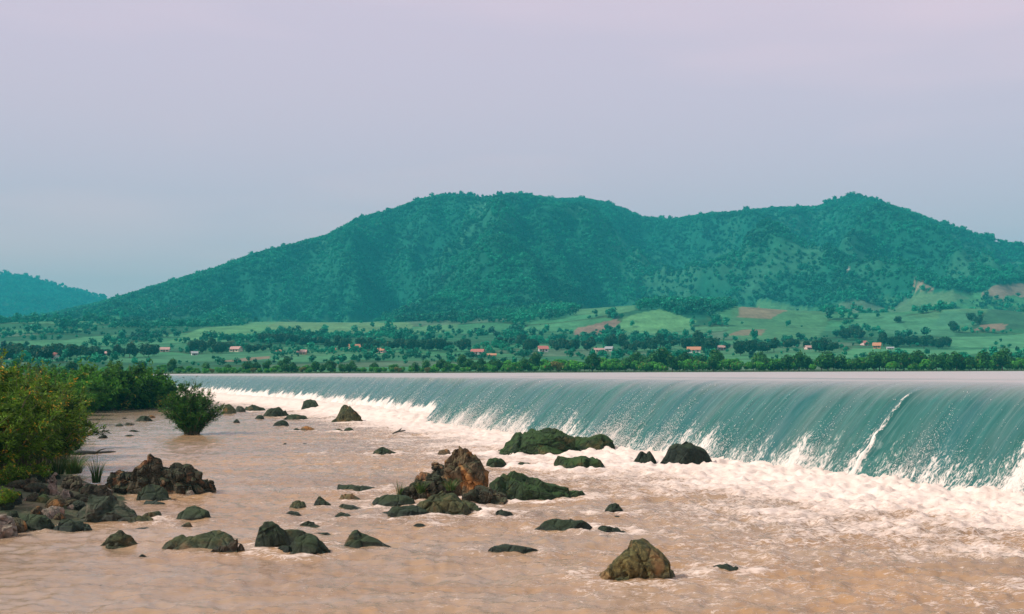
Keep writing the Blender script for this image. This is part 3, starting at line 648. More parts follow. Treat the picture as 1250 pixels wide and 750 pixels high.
# ------------------------------------------------------------------ rocks
# label, x0, x1, waterline y, top outline [(x, y)], stone, base height, category
RK = [
 # the two hero stones, lower right
 ("big olive brown pyramid rock alone in the foaming water at the lower right", 717, 836, 715, [(724, 708), (735, 698), (748, 684), (760, 669), (768, 661), (778, 658), (789, 661), (799, 668), (809, 675), (812, 684), (814, 692), (826, 700), (833, 709)], 'golden', 0),
 ("small black wet rock just right of the big olive pyramid rock", 859, 904, 703, [(866, 692), (876, 687), (888, 688), (899, 695)], 'wet', 0),
 # central outcrop
 ("orange brown craggy pinnacle crowning the central outcrop", 538, 597, 607, [(541, 560), (545, 549), (554, 548), (558, 542), (567, 542), (575, 549), (586, 559), (592, 572), (595, 590)], 'orange', 0.1),
 ("squared brown block leaning on the left side of the orange pinnacle", 518, 551, 600, [(521, 567), (530, 563), (541, 565), (549, 568)], 'crag', 0.1),
 ("dark rounded boulder below the squared block of the central outcrop", 486, 556, 612, [(492, 596), (500, 583), (510, 575), (528, 574), (545, 580), (553, 590)], 'crag', 0),
 ("flat green rock forming the left tip of the central outcrop", 452, 512, 621, [(460, 608), (472, 604), (490, 604), (502, 608)], 'green', 0),
 ("low black ledge along the front left waterline of the central outcrop", 452, 530, 634, [(462, 625), (480, 618), (505, 617), (520, 622)], 'wet', 0),
 ("ribbed green mound with a pale flank at the front of the central outcrop", 500, 594, 632, [(508, 616), (526, 606), (541, 600), (552, 603), (568, 612), (584, 624)], 'olive', 0),
 ("pale sandy slab lying on the front flank of the ribbed green mound", 545, 583, 627, [(550, 606), (558, 606), (570, 614), (580, 622)], 'pale', 0),
 ("grey stepped rock between the pinnacle and the long right mound", 562, 622, 619, [(568, 600), (580, 590), (596, 590), (612, 600)], 'crag', 0),
 ("long dark mossy mound forming the right half of the central outcrop", 594, 718, 615, [(600, 588), (612, 581), (625, 575), (637, 580), (655, 584), (671, 594), (684, 599), (704, 602), (713, 608)], 'moss', 0),
 ("small orange rock peeping out behind the left of the orange pinnacle", 532, 550, 557, [(536, 551), (542, 548), (548, 549)], 'orange', 0),
 ("square dark rock in the water just right of the orange pinnacle", 590, 619, 573, [(593, 561), (602, 559), (612, 560), (617, 566)], 'moss', 0),
 ("low flat dark rock left of the knobbly mossy rock", 627, 652, 573, [(633, 566), (644, 566), (650, 570)], 'green', 0),
 ("thin wet ridge of rock joining the flat dark rock and the knobbly mossy rock", 648, 678, 575, [(655, 570), (668, 572)], 'wet', 0),
 ("knobbly mossy rock with yellow top below the big bushy green rock", 670, 746, 574, [(674, 562), (681, 557), (694, 559), (710, 556), (722, 560), (732, 560), (740, 564), (744, 570)], 'moss', 0.1),
 ("small dark lump at the foot of the knobbly mossy rock", 685, 708, 578, [(692, 570), (699, 567), (705, 572)], 'wet', 0),
 ("big long bright mossy rock at the foot of the waterfall, centre", 602, 708, 553, [(608, 543), (613, 534), (625, 530), (638, 528), (650, 525), (661, 527), (675, 521), (688, 529), (697, 536)], 'moss', 0.25),
 ("low mossy tail rock trailing right from the big long mossy rock", 684, 750, 546, [(690, 535), (703, 535), (716, 534), (730, 530), (740, 531)], 'moss', 0.4),
 ("pair of black wet fins in white water left of the large wet rock", 771, 800, 569, [(775, 560), (782, 549), (787, 556), (793, 546), (797, 556)], 'wet', 0.1),
 ("large wet dark rock with water running over it, below the waterfall", 802, 868, 572, [(808, 560), (815, 546), (824, 541), (830, 544), (838, 538), (846, 545), (857, 547), (865, 555)], 'wet', 0.1),
 ("black knob rock in the rapids right of the central outcrop", 735, 762, 630, [(738, 621), (744, 615), (751, 614), (758, 621)], 'wet', 0),
 ("tiny wet stone just in front of the black knob rock", 738, 759, 636, [(745, 630), (753, 630)], 'wet', 0),
 ("small oval dark rock in front of the central outcrop", 596, 629, 633, [(602, 624), (612, 622), (622, 625)], 'wet', 0),
 ("long flat dark rock washed by foam left of the low tail rock", 652, 724, 652, [(660, 640), (668, 635), (690, 634), (710, 635), (719, 641)], 'wet', 0),
 ("low black tail rock right of the long flat foam washed rock", 720, 763, 655, [(728, 644), (738, 641), (752, 645)], 'wet', 0),
 ("flat black two humped rock alone in the rapids at bottom centre", 588, 658, 678, [(596, 667), (610, 665), (617, 664), (634, 665), (648, 671)], 'wet', 0),
 ("thin black stone awash below the ledge of the central outcrop", 501, 524, 647, [(508, 639), (514, 638)], 'wet', 0),
 ("flat black stone awash right of the thin awash stone", 523, 543, 642, [(530, 638), (538, 637)], 'wet', 0),
 # in front of the far waterfall
 ("pointed brown rock standing alone before the left waterfall", 404, 445, 518, [(408, 510), (414, 499), (420, 492), (427, 495), (436, 504), (441, 511)], 'olive', 0),
 ("dark hooked rock in white spray at the foot of the left waterfall", 366, 392, 504, [(370, 493), (376, 488), (384, 489), (389, 493)], 'green', 0),
 ("low dark pyramid rock in calm water left of the orange pinnacle", 452, 489, 557, [(459, 551), (467, 545), (477, 550)], 'green', 0),
 ("small brown rock below the pointed brown rock", 407, 421, 528, [(412, 524), (417, 524)], 'olive', 0),
 ("small dark rock touching the small brown rock on its right", 418, 434, 528, [(424, 523), (429, 523)], 'green', 0),
 ("green brown rock farthest left in the row under the left waterfall", 270, 291, 506, [(275, 495), (283, 493), (288, 496)], 'olive', 0),
 ("pale grey rock second in the row under the left waterfall", 286, 302, 504, [(291, 497), (297, 496)], 'grey', 0),
 ("low dark rock third in the row under the left waterfall", 296, 328, 503, [(303, 496), (310, 494), (318, 497)], 'green', 0),
 ("olive humped rock in front of the row under the left waterfall", 318, 354, 510, [(325, 503), (333, 498), (342, 497), (349, 501)], 'green', 0),
 ("small dark knob left of the olive humped rock", 311, 325, 513, [(316, 507), (320, 507)], 'wet', 0),
 ("flat brown rock between the olive humped rock and the hooked rock", 344, 378, 514, [(352, 507), (362, 506), (372, 508)], 'green', 0),
 ("dark low rock below the flat brown rock in foam", 333, 355, 521, [(340, 515), (346, 513), (351, 516)], 'wet', 0),
 ("small orange topped rock awash below the flat brown rock", 365, 388, 527, [(372, 521), (379, 522)], 'orange', 0),
 ("dark wedge touching the orange topped rock on its left", 357, 370, 527, [(362, 523)], 'wet', 0),
 ("tiny round stone right of the leafy water bush", 285, 294, 517, [(289, 511)], 'wet', 0),
 ("tiny black stone in calm midstream, left one of two level stones", 345, 353, 544, [(349, 541)], 'wet', 0),
 ("tiny black stone in calm midstream, right one of two level stones", 367, 379, 544, [(372, 541)], 'wet', 0),
 ("tiny black stone in midstream below the two level stones", 383, 391, 556, [(387, 553)], 'wet', 0),
 # shallows left of the bush
 ("dark stone with green top in the shallows left of the leafy water bush", 167, 187, 515, [(173, 509), (180, 508)], 'green', 0),
 ("orange stone touching the green topped stone in the shallows", 178, 192, 511, [(185, 506)], 'orange', 0),
 ("tiny stone in the shallows under the left thicket", 149, 158, 512, [(153, 510)], 'brown', 0),
 ("low grey stone in the shallows, left one of a close pair", 141, 154, 521, [(147, 517)], 'grey', 0),
 ("low brown stone in the shallows, right one of a close pair", 153, 169, 520, [(158, 516), (163, 517)], 'brown', 0),
 ("flat dark stone in the shallows below the close pair", 156, 172, 528, [(164, 525)], 'wet', 0),
 ("flat wet stone lowest of the shallows group", 151, 168, 534, [(160, 531)], 'wet', 0),
 ("small two humped dark stone between thicket and shallows", 121, 134, 536, [(127, 532), (131, 530)], 'wet', 0),
 # left outcrop
 ("left shoulder of the jagged outcrop, dark broken rock", 128, 176, 606, [(133, 584), (143, 571), (150, 566), (158, 572), (168, 569)], 'crag', 0),
 ("brown peak with rusty patches topping the jagged outcrop on the left", 160, 204, 607, [(166, 573), (172, 562), (181, 553), (188, 550), (195, 552), (199, 566)], 'crag', 0),
 ("broad dark knobbly right half of the jagged outcrop", 190, 257, 607, [(195, 569), (205, 563), (217, 559), (226, 562), (238, 564), (247, 570), (252, 582)], 'crag', 0),
 ("black end boulder at the right tip of the jagged outcrop", 238, 268, 604, [(243, 586), (252, 582), (262, 583), (266, 592)], 'crag', 0),
 ("small pinkish stone at the waterline under the jagged outcrop", 226, 242, 608, [(231, 597), (237, 597)], 'pale', 0),
 ("smooth dark slab against the front of the jagged outcrop", 166, 214, 615, [(174, 598), (184, 592), (198, 593), (208, 603)], 'green', 0),
 ("flat wet shelf below the smooth slab of the jagged outcrop", 170, 211, 619, [(180, 612), (198, 612)], 'wet', 0),
 ("large smooth dark boulder on the left bank waterline", 84, 182, 642, [(90, 622), (102, 611), (120, 606), (138, 608), (156, 610), (168, 614), (177, 626)], 'grey', 0),
 ("dark flat topped boulder in the gap above the large smooth boulder", 96, 152, 616, [(103, 597), (120, 591), (138, 594), (147, 602)], 'brown', 0.1),
 ("olive rock nestled at the right foot of the large smooth boulder", 157, 195, 642, [(164, 632), (172, 627), (184, 631)], 'olive', 0),
 ("low olive rock behind the nestled rock, near the jagged outcrop", 176, 209, 633, [(184, 625), (196, 623), (204, 627)], 'olive', 0),
 ("thin dark slab awash right of the large smooth boulder", 162, 206, 650, [(174, 644), (188, 645)], 'wet', 0),
 ("tiny dark stone between the nestled rock and the humped grey rock", 195, 209, 640, [(202, 636)], 'wet', 0),
 ("humped grey green rock alone right of the jagged outcrop", 211, 271, 639, [(220, 630), (228, 620), (238, 618), (252, 621), (264, 627)], 'green', 0),
 ("small square rock in front of the humped grey green rock", 220, 242, 648, [(226, 638), (235, 637)], 'green', 0),
 ("triangular dark rock alone in the lower left water", 123, 177, 671, [(132, 662), (143, 651), (152, 646), (162, 652), (170, 662)], 'olive', 0),
 ("long flat olive slab in the lower left water", 191, 302, 674, [(196, 663), (203, 656), (220, 654), (236, 653), (252, 651), (270, 649), (287, 651), (297, 660)], 'olive', 0),
 ("broken black corner block at the right end of the long flat slab", 256, 305, 679, [(264, 672), (278, 665), (290, 658), (301, 658)], 'brown', 0),
 ("tiny dark stone below the triangular rock", 170, 183, 683, [(176, 676), (180, 675)], 'wet', 0),
 ("tiny black stone near the bottom left of the river", 80, 94, 699, [(86, 695)], 'wet', 0),
 # lower centre group
 ("tall round dark boulder, left of the cluster in lower centre", 312, 362, 673, [(316, 655), (321, 642), (328, 636), (337, 635), (344, 643), (354, 654)], 'green', 0),
 ("sloping dark cone boulder, right of the cluster in lower centre", 350, 408, 681, [(358, 662), (370, 652), (380, 651), (390, 657), (400, 668)], 'green', 0),
 ("middle saddle boulder between the round and cone boulders", 336, 384, 668, [(344, 650), (356, 646), (368, 646), (377, 652)], 'green', 0),
 ("low black rock at the front of the round and cone boulders", 330, 368, 680, [(338, 670), (348, 664), (360, 667)], 'wet', 0),
 ("small grey stone at the waterline in front of the cone boulder", 352, 370, 681, [(358, 673), (364, 671)], 'grey', 0),
 ("small pyramid rock behind the cone boulder", 363, 393, 646, [(370, 639), (378, 635), (386, 640)], 'green', 0),
 ("low flat rock awash between the pyramid rock and cone boulder", 378, 410, 657, [(388, 650), (400, 650)], 'green', 0),
 ("humped dark rock with orange stain right of the boulder cluster", 414, 479, 673, [(419, 658), (425, 651), (437, 648), (446, 652), (458, 656), (468, 663)], 'green', 0),
 ("olive wedge rock, left of the standing tooth rock", 351, 380, 623, [(356, 615), (362, 610), (371, 613), (376, 619)], 'olive', 0),
 ("low dark rock just below the olive wedge rock", 348, 372, 630, [(356, 624), (364, 625)], 'wet', 0),
 ("tooth shaped upright green rock in mid water", 384, 408, 621, [(387, 606), (391, 605), (398, 611)], 'green', 0),
 ("long flat green rock left of the central outcrop", 407, 468, 602, [(412, 593), (430, 592), (450, 594)], 'green', 0),
 ("pale olive rock below the long flat green rock", 413, 448, 614, [(418, 604), (432, 603), (440, 609)], 'olive', 0),
 ("low dark streamlined rock under the pale olive rock", 406, 444, 623, [(415, 615), (427, 616)], 'green', 0),
 ("small green hump nearest below the streamlined rock", 404, 434, 634, [(410, 624), (418, 625)], 'green', 0),
 # left bank
 ("pink white crumbly rock at the left edge of the river", -28, 27, 660, [(-20, 632), (0, 624), (12, 625), (20, 632), (25, 645)], 'pale', 0),
 ("flat sloping green slab on the left bank waterline", 22, 72, 651, [(28, 632), (40, 628), (58, 629), (68, 638)], 'green', 0),
 ("dark split rock at the waterline below the large smooth boulder", 66, 116, 652, [(74, 637), (88, 633), (102, 636), (112, 643)], 'wet', 0),
 ("rust orange rock at the left edge under the bushes", -10, 18, 622, [(-4, 606), (6, 602), (14, 609)], 'orange', 0.2),
 ("salmon orange rock on the left bank behind the sloping green slab", 18, 48, 632, [(24, 617), (33, 613), (43, 620)], 'orange', 0.15),
 ("upright pale stone leaning on the left bank below the grass tuft", 60, 78, 612, [(64, 580), (69, 571), (74, 577)], 'pale', 0.3),
 ("leaning pale flat stone in front of the upright pale stone", 72, 92, 622, [(77, 602), (82, 597), (88, 602)], 'pale', 0.2),
 ("brown slanting stone right of the upright pale stone", 74, 108, 604, [(82, 580), (92, 577), (102, 584)], 'brown', 0.3),
 ("round brown rock under the shrubs on the left bank", 24, 62, 606, [(30, 590), (42, 582), (54, 590)], 'brown', 0.4),
 ("dark mossy rock on the left bank above the salmon rock", 40, 72, 622, [(47, 607), (58, 603), (66, 610)], 'moss', 0.3),
]
ROCK_FOOT = []                      # (x, y, radius) for the foam that gathers round the stones
def build_rock(i, label, x0, x1, yb, top, kind, z0):
    r = np.random.default_rng(1000 + i)
    vis = yb - min(y for _, y in top)
    p0 = on_plane((x0 + x1) / 2, yb, z0); Y0 = p0[1]
    W = (x1 - x0) * Y0 / FPX
    D = max(0.28 * W, min(0.62 * W, 0.9 * vis * Y0 * Y0 / (CAM_H * FPX)))
    Yc = Y0 + D / 2; sc = Yc / FPX
    cx = ((x0 + x1) / 2 - 625) * sc
    yg = hor((x0 + x1) / 2) + (CAM_H - z0) / sc        # screen height of the waterline under the crest
    us = [0.0] + [(x - x0) / (x1 - x0) for x, _ in top] + [1.0]
    hs = [0.0] + [max((yg - y) * sc, 0.25 * vis * sc) for _, y in top] + [0.0]
    W *= Yc / Y0
    big = vis * (x1 - x0)
    sub = 5 if big > 2600 else 4 if big > 180 else 3
    V, F = ICO[sub]; d = V.copy()
    uu = 0.5 + 0.5 * d[:, 0]; rad = np.sqrt(np.maximum(1 - d[:, 0] ** 2, 1e-6))
    cphi, sphi = d[:, 1] / np.maximum(rad, 1e-3), d[:, 2] / np.maximum(rad, 1e-3)
    h = np.interp(uu, us, hs); H = max(hs)
    dep = D / 2 * np.clip(rad, 0, 1) ** 0.55 * (0.75 + 0.25 * h / H)
    P = np.stack([d[:, 0] * W / 2, np.sign(cphi) * np.abs(cphi) ** 0.85 * dep, np.where(sphi > 0, np.abs(sphi) ** 0.8 * h, sphi * 0.45)], 1)
    q = P / max(H, 0.25 * W)
    # broken faces: cut by planes
    for _ in range(22 if kind in ('brown', 'crag', 'orange', 'pale', 'grey', 'olive', 'golden') else 14):
        n = r.normal(size=3); n[0] *= 0.55; n[2] = abs(n[2]) * 0.8; n /= np.linalg.norm(n)
        dd = P @ n; o = np.quantile(dd, r.uniform(0.85, 0.97)); ex = np.maximum(dd - o, 0); ex[P[:, 2] < 0] *= 0.4
        P = P - 0.92 * ex[:, None] * n
    nrm = d * np.array([1 / W, 1 / D, 1 / H]); nrm /= np.linalg.norm(nrm, axis=1)[:, None]
    s = min(W, D, 2.2 * H); off = r.uniform(0, 50, 3)
    rough = {'brown': 0.15, 'crag': 0.17, 'orange': 0.15, 'pale': 0.10, 'moss': 0.12, 'olive': 0.10}.get(kind, 0.10)
    amp = rough * s * (fbm(P / (0.55 * s) + off, 4, 0.55) + 0.5 * (fbm(P / (0.8 * s) + off + 9, 3, 0.5, True) - 0.3))
    if kind == 'moss': amp += 0.05 * s * np.abs(perlin3(P / (0.12 * s) + off))
    K = {'brown': 34, 'crag': 60, 'orange': 44, 'pale': 18, 'olive': 12, 'golden': 14, 'grey': 9}.get(kind, 8)     # jointed blocks with crevices between
    if sub >= 4:
        C = P[r.integers(0, len(P), K)] + r.normal(size=(K, 3)) * 0.06 * s
        Q = P + 0.06 * s * np.stack([fbm(P / (0.3 * s) + off + 5 * k, 2) for k in range(3)], 1)
        dd = np.linalg.norm((Q[:, None] - C[None]) * np.array([1, 1, 0.8 if kind in ('orange', 'crag') else 0.9]), axis=2); o2 = np.sort(dd, 1)[:, :2]; cid = dd.argmin(1)
        gap = o2[:, 1] - o2[:, 0]; stp = r.uniform(-1, 1, K) * rough * 0.75 * s
        amp += stp[cid] * np.clip(gap / (0.05 * s), 0, 1) - 0.55 * rough * s * np.exp(-(gap / (0.035 * s)) ** 2)
    amp += 0.28 * rough * s * fbm(P / (0.11 * s) + off, 3, 0.65, True)
    P = P + nrm * amp[:, None]
    # keep the outline the stone has: stretch each slice to its height
    xa, xb = P[:, 0].min(), P[:, 0].max(); P[:, 0] = ((P[:, 0] - xa) / (xb - xa) - 0.5) * W
    ub = np.clip(P[:, 0] / W + 0.5, 0, 1); nb = 30; bi = np.minimum((ub * nb).astype(int), nb - 1); mxz = np.full(nb, 1e-3); np.maximum.at(mxz, bi, P[:, 2])
    cu = (np.arange(nb) + 0.5) / nb; rt = np.clip(np.interp(cu, us, hs) / np.maximum(mxz, 0.04), 0.75, 1.6); rt[[0, -1]] = 1.1
    rt = np.convolve(np.pad(rt, 3, 'edge'), np.array([1, 2, 3, 4, 3, 2, 1]) / 16, 'valid')
    P[:, 2] = np.where(P[:, 2] > 0, P[:, 2] * np.interp(ub, cu, rt), P[:, 2]); P[:, 0] *= 1.04; P[:, 2] += 0.03
    P[:, 2] = np.where(P[:, 2] < -0.5, -0.5, P[:, 2])
    small = W < 0.9
    if kind in ('crag', 'orange', 'pale') and big > 500:      # a broken pile: angular blocks jammed under the outline
        Vs, Fs = [P * np.array([1, 1, 0.93 if kind == 'orange' else 0.82])], [F]; nvv = len(P); V3, F3 = ICO[3]
        for j in range(16 if big > 1800 else 11):
            u = r.uniform(0.08, 0.92); hu = float(min(np.interp([u - 0.06, u, u + 0.06], us, hs))); q = r.uniform(0.10, 0.20) * W
            sz_ = np.array([q, q * r.uniform(0.7, 1.2), min(q * r.uniform(0.7, 1.5), hu * 0.62)]); B = V3.copy()
            for _ in range(12):
                n = r.normal(size=3); n /= np.linalg.norm(n); e_ = np.maximum(B @ n - r.uniform(0.45, 0.8), 0); B = B - 0.95 * e_[:, None] * n
            B = B + V3 * 0.09 * (fbm(B * 2.2 + j * 7 + off, 4, 0.6))[:, None]
            an = r.uniform(-0.5, 0.5); B = np.stack([B[:, 0] * math.cos(an) - B[:, 2] * math.sin(an), B[:, 1], B[:, 0] * math.sin(an) + B[:, 2] * math.cos(an)], 1)
            yv = -r.uniform(-0.1, 0.42) * D * (1 - 0.5 * abs(2 * u - 1))
            top_ = hu * (r.uniform(0.9, 1.0) if yv > -0.12 * D else r.uniform(0.45, 0.9))
            B = B * sz_; B = B + np.array([(u - 0.5) * W, yv, top_ - B[:, 2].max()])
            Vs.append(B); Fs.append(F3 + nvv); nvv += len(B)
        P = np.concatenate(Vs); F = np.concatenate(Fs); P[:, 2] = np.maximum(P[:, 2], -0.5)
    me = mesh_np("rock", P, F, [ROCK[kind]]); me.set_sharp_from_angle(angle=math.radians(30))
    o = link("stone" if small else "boulder", me, None, (cx, Yc, z0))
    tag(o, label, "stone" if small else "boulder", "rocks standing in the river")
    ROCK_FOOT.append((cx, Yc, W / 2, D / 2))
    return o
for i, row in enumerate(RK): build_rock(i, *row)

# ------------------------------------------------------------------ left bank ground
SHORE = [tuple(on_plane(*p)[:2]) for p in [(-60, 672), (10, 658), (60, 649), (115, 642), (165, 626), (160, 606), (128, 598), (92, 583), (76, 552), (66, 528), (70, 508), (90, 503), (140, 500), (196, 498), (214, 490), (226, 482), (238, 475)]]
SH = np.array([(-40, 8)] + SHORE + [(-80, 270), (-105, 310), (-140, 390)])
def shore_d(X, Y):
    P = np.stack([X, Y], 1); best = np.full(len(P), 1e9)
    for a, b in zip(SH[:-1], SH[1:]):
        ab = b - a; t = np.clip(((P - a) @ ab) / (ab @ ab), 0, 1); best = np.minimum(best, np.linalg.norm(P - a - t[:, None] * ab, axis=1))
    inside = in_poly(X, Y, [(-400, 8)] + [tuple(p) for p in SH] + [(-400, 390)])
    return np.where(inside, best, -best)
def bank_z(X, Y):
    d = shore_d(X, Y); z = np.where(d > 0, 1.35 * (1 - np.exp(-d / 6.0)) + 0.012 * np.clip(d, 0, 120) + 0.02, 0.45 * d)
    return np.maximum(z + 0.12 * sstep(0, 1.5, d) * n2(X / 1.3, Y / 1.3, 3, 81), -1.2)
ba = np.linspace(-1.0, -0.24, 260); byy = np.geomspace(14, 388, 300)
BA, BY = np.meshgrid(ba, byy); BX = BA * BY
BZ = bank_z(BX.ravel(), BY.ravel())
me = mesh_np("river_bank", np.stack([BX.ravel(), BY.ravel(), BZ], 1), grid_faces(300, 260), [M_BANK])
tag(link("river_bank", me), kind="structure")
# bed under the water, reaching past everything
me = mesh_np("ground", np.array([(-6500, -400, -2.0), (6500, -400, -2.0), (6500, 7000, -2.0), (-6500, 7000, -2.0)]), np.array([[0, 1, 2, 3]]), [M_BED])
tag(link("ground", me), kind="structure")

# rubble on the left bank, each stone its own thing
rub = [ROCK[k] for k in ('brown', 'green', 'pale', 'grey', 'orange')]
PROTO = []
for j in range(5):
    V, F = ICO[3]; r = np.random.default_rng(300 + j); P = V * np.array([1, 0.8, 0.62])
    for _ in range(9):
        n = r.normal(size=3); n /= np.linalg.norm(n); dd = P @ n; P = P - 0.85 * np.maximum(dd - r.uniform(0.45, 0.75), 0)[:, None] * n
    P = P + V * 0.06 * fbm(P * 2 + j * 5, 3)[:, None]
    me = mesh_np("rubble", P, F, [rub[j]]); me.set_sharp_from_angle(angle=math.radians(35)); PROTO.append(me)
KN = ["brown", "dark green", "pale", "grey", "rusty"]
r = np.random.default_rng(44); cnt = {}
RUB = []
for j in range(64):
    px = r.uniform(0, 128); py = r.uniform(572, 640) if px < 80 else r.uniform(588, 618)
    p = on_plane(px, py, 0.5); d = shore_d(p[:1], p[1:2])[0]
    if d < 0.3: continue
    z = bank_z(p[:1], p[1:2])[0]; k = int(r.integers(0, 5)); s = r.uniform(0.16, 0.5)
    o = link("stone", PROTO[k], None, (p[0], p[1], z + 0.1 * s)); o.scale = (s, s * r.uniform(0.7, 1.1), s * r.uniform(0.7, 1.2)); o.rotation_euler = (r.uniform(-.5, .5), r.uniform(-.5, .5), r.uniform(0, 6))
    RUB.append((o, k, s, px, py))

# ------------------------------------------------------------------ river surface
nar, nyr = 640, 700
ra = np.linspace(-0.62, 0.68, nar)
ry = [9.0]
while ry[-1] < 330: ry.append(ry[-1] + 0.085 + 0.0034 * max(ry[-1] - 18, 0))
ry = np.array(ry); nyr = len(ry)
RA, RY = np.meshgrid(ra, ry); RX = RA * RY
x, y = RX.ravel(), RY.ravel()
td, ts = toe_dist(x, y)
left = sstep(S_KINK - 3, S_KINK + 4, ts)
far = sstep(40, 110, y)
turb = np.exp(-np.maximum(td, 0) / (17 - 10 * far)) + 0.10
calm = 0.010 * n2(x / 1.6, y / 0.7, 4, 91) + 0.016 * n2(x / 5, y / 2.0, 2, 92)
rough1 = 0.34 * n2(x / 1.5, y / 1.1, 4, 93, True) + 0.24 * n2(x / 0.45, y / 0.4, 3, 94)
z = calm + turb * rough1 * 0.9 + 0.10 * np.clip(turb * 2, 0, 1) * n2(x / 3.2, y / 1.6, 3, 98)
M_ = 0.12 + 0.55 * left + 0.2 * n2(ts / 5, 0 * ts, 2, 95)
z += M_ * np.exp(-(np.maximum(td + 0.6, 0) / (4.2 - 1.2 * far)) ** 2)
big = n2(x / 9, y / 4, 4, 96); mid = n2(x / 2.6, y / 1.3, 4, 97)
reach = 8.0 - 2.5 * far * (1 - 0.5 * left)
foam = 0.80 * np.exp(-np.maximum(td - 1.5, 0) / (reach * 0.7)) + (0.45 - 0.24 * far) * np.exp(-np.maximum(td, 0) / 24)
foam += (0.42 * big + 0.50 * mid) * np.clip(foam * 1.6, 0.12, 1) * np.clip(1.5 - foam, 0.35, 1) + 0.65 * np.clip(rough1, -0.3, 0.35) * turb
foam -= 0.06 + 0.10 * (1 - np.clip(turb * 2.5, 0, 1))
for (cx, cyy, rw, rd) in ROCK_FOOT:                  # white water piles up round the stones, more so in fast water
    sel = (np.abs(x - cx) < rw + 3) & (np.abs(y - cyy) < rd + 3)
    if not sel.any(): continue
    q = np.hypot((x[sel] - cx) / (rw + 0.25), (y[sel] - cyy) / (rd + 0.35))
    g = np.exp(-((q - 1.0) / (0.35 / max(rw, 0.4) ** 0.5)) ** 2) * np.clip(turb[sel] - 0.11, 0.015, 0.6)
    foam[sel] += g * 0.9 * (0.6 + 0.8 * mid[sel]); z[sel] += 0.10 * g
me = mesh_np("river_water", np.stack([x, y, z], 1), grid_faces(nyr, nar), [M_RIVER])
attr_f(me, "foam", foam); attr_f(me, "rough", np.clip(turb * 1.6, 0.12, 1))
tag(link("river_water", me), kind="structure")

# ------------------------------------------------------------------ spray flying off the fall
r = np.random.default_rng(55)
n = 260000
s_ = np.interp(r.uniform(0, 1, n) ** 0.9, np.linspace(0, 1, 400), np.interp(np.linspace(0, 1, 400), np.linspace(0, 1, 400), np.interp(np.linspace(0, 1, 400) ** 1.5, [0, 1], [8, 260])))
nn = 10.9 - r.exponential(0.55, n)
b_ = n2(s_ / 2.2, 0 * s_, 3, 61); b2 = n2(s_ / 0.5, 0 * s_, 3, 66)
nn -= np.maximum(b_ + 0.6 * b2, 0) * r.uniform(0, 2.4, n)
keep = (nn > 6.6) & (r.uniform(0, 1, n) < np.clip(0.35 + 1.5 * b_ + 1.1 * b2, 0.02, 1))
s_, nn = s_[keep], nn[keep]
zz = np.interp(nn, PN, PZ); off = 10.8 - nn + 1.5 * (s_ > S_KINK)
P = np.stack([np.interp(s_, TOE_S, TOE_D[:, 0]) + np.interp(s_, TOE_S, TOE_UP[:, 0]) * off, np.interp(s_, TOE_S, TOE_D[:, 1]) + np.interp(s_, TOE_S, TOE_UP[:, 1]) * off, zz], 1)
ln = np.stack([-np.interp(s_, TOE_S, TOE_UP[:, 0]) * 0.7, -np.interp(s_, TOE_S, TOE_UP[:, 1]) * 0.7, np.full(len(s_), -0.72)], 1)   # flow direction
outn = np.stack([-np.interp(s_, TOE_S, TOE_UP[:, 0]) * 0.7, -np.interp(s_, TOE_S, TOE_UP[:, 1]) * 0.7, np.full(len(s_), 0.7)], 1)
P += outn * (0.05 + r.exponential(0.10, len(s_)))[:, None]
sz = r.lognormal(math.log(0.0078), 0.36, len(s_)) * np.clip(P[:, 1] / 55, 0.75, 1.15)
OV = np.array([(1, 0, 0), (-1, 0, 0), (0, 1, 0), (0, -1, 0), (0, 0, 1), (0, 0, -1)], float)
OF = np.array([(0, 2, 4), (2, 1, 4), (1, 3, 4), (3, 0, 4), (2, 0, 5), (1, 2, 5), (3, 1, 5), (0, 3, 5)])
tx = np.cross(ln, outn); tx /= np.linalg.norm(tx, axis=1)[:, None]
el = r.uniform(1.2, 3.2, len(s_))
V = P[:, None] + sz[:, None, None] * (OV[None, :, 0:1] * tx[:, None] + OV[None, :, 1:2] * outn[:, None] + OV[None, :, 2:3] * el[:, None, None] * ln[:, None])
F = (np.arange(len(P))[:, None, None] * 6 + OF[None]).reshape(-1, 3)
me = mesh_np("spray", V.reshape(-1, 3), F, [M_SPRAY])
tag(link("spray", me), "white droplets and spray flying off the lower half of the waterfall", "spray", kind="stuff")

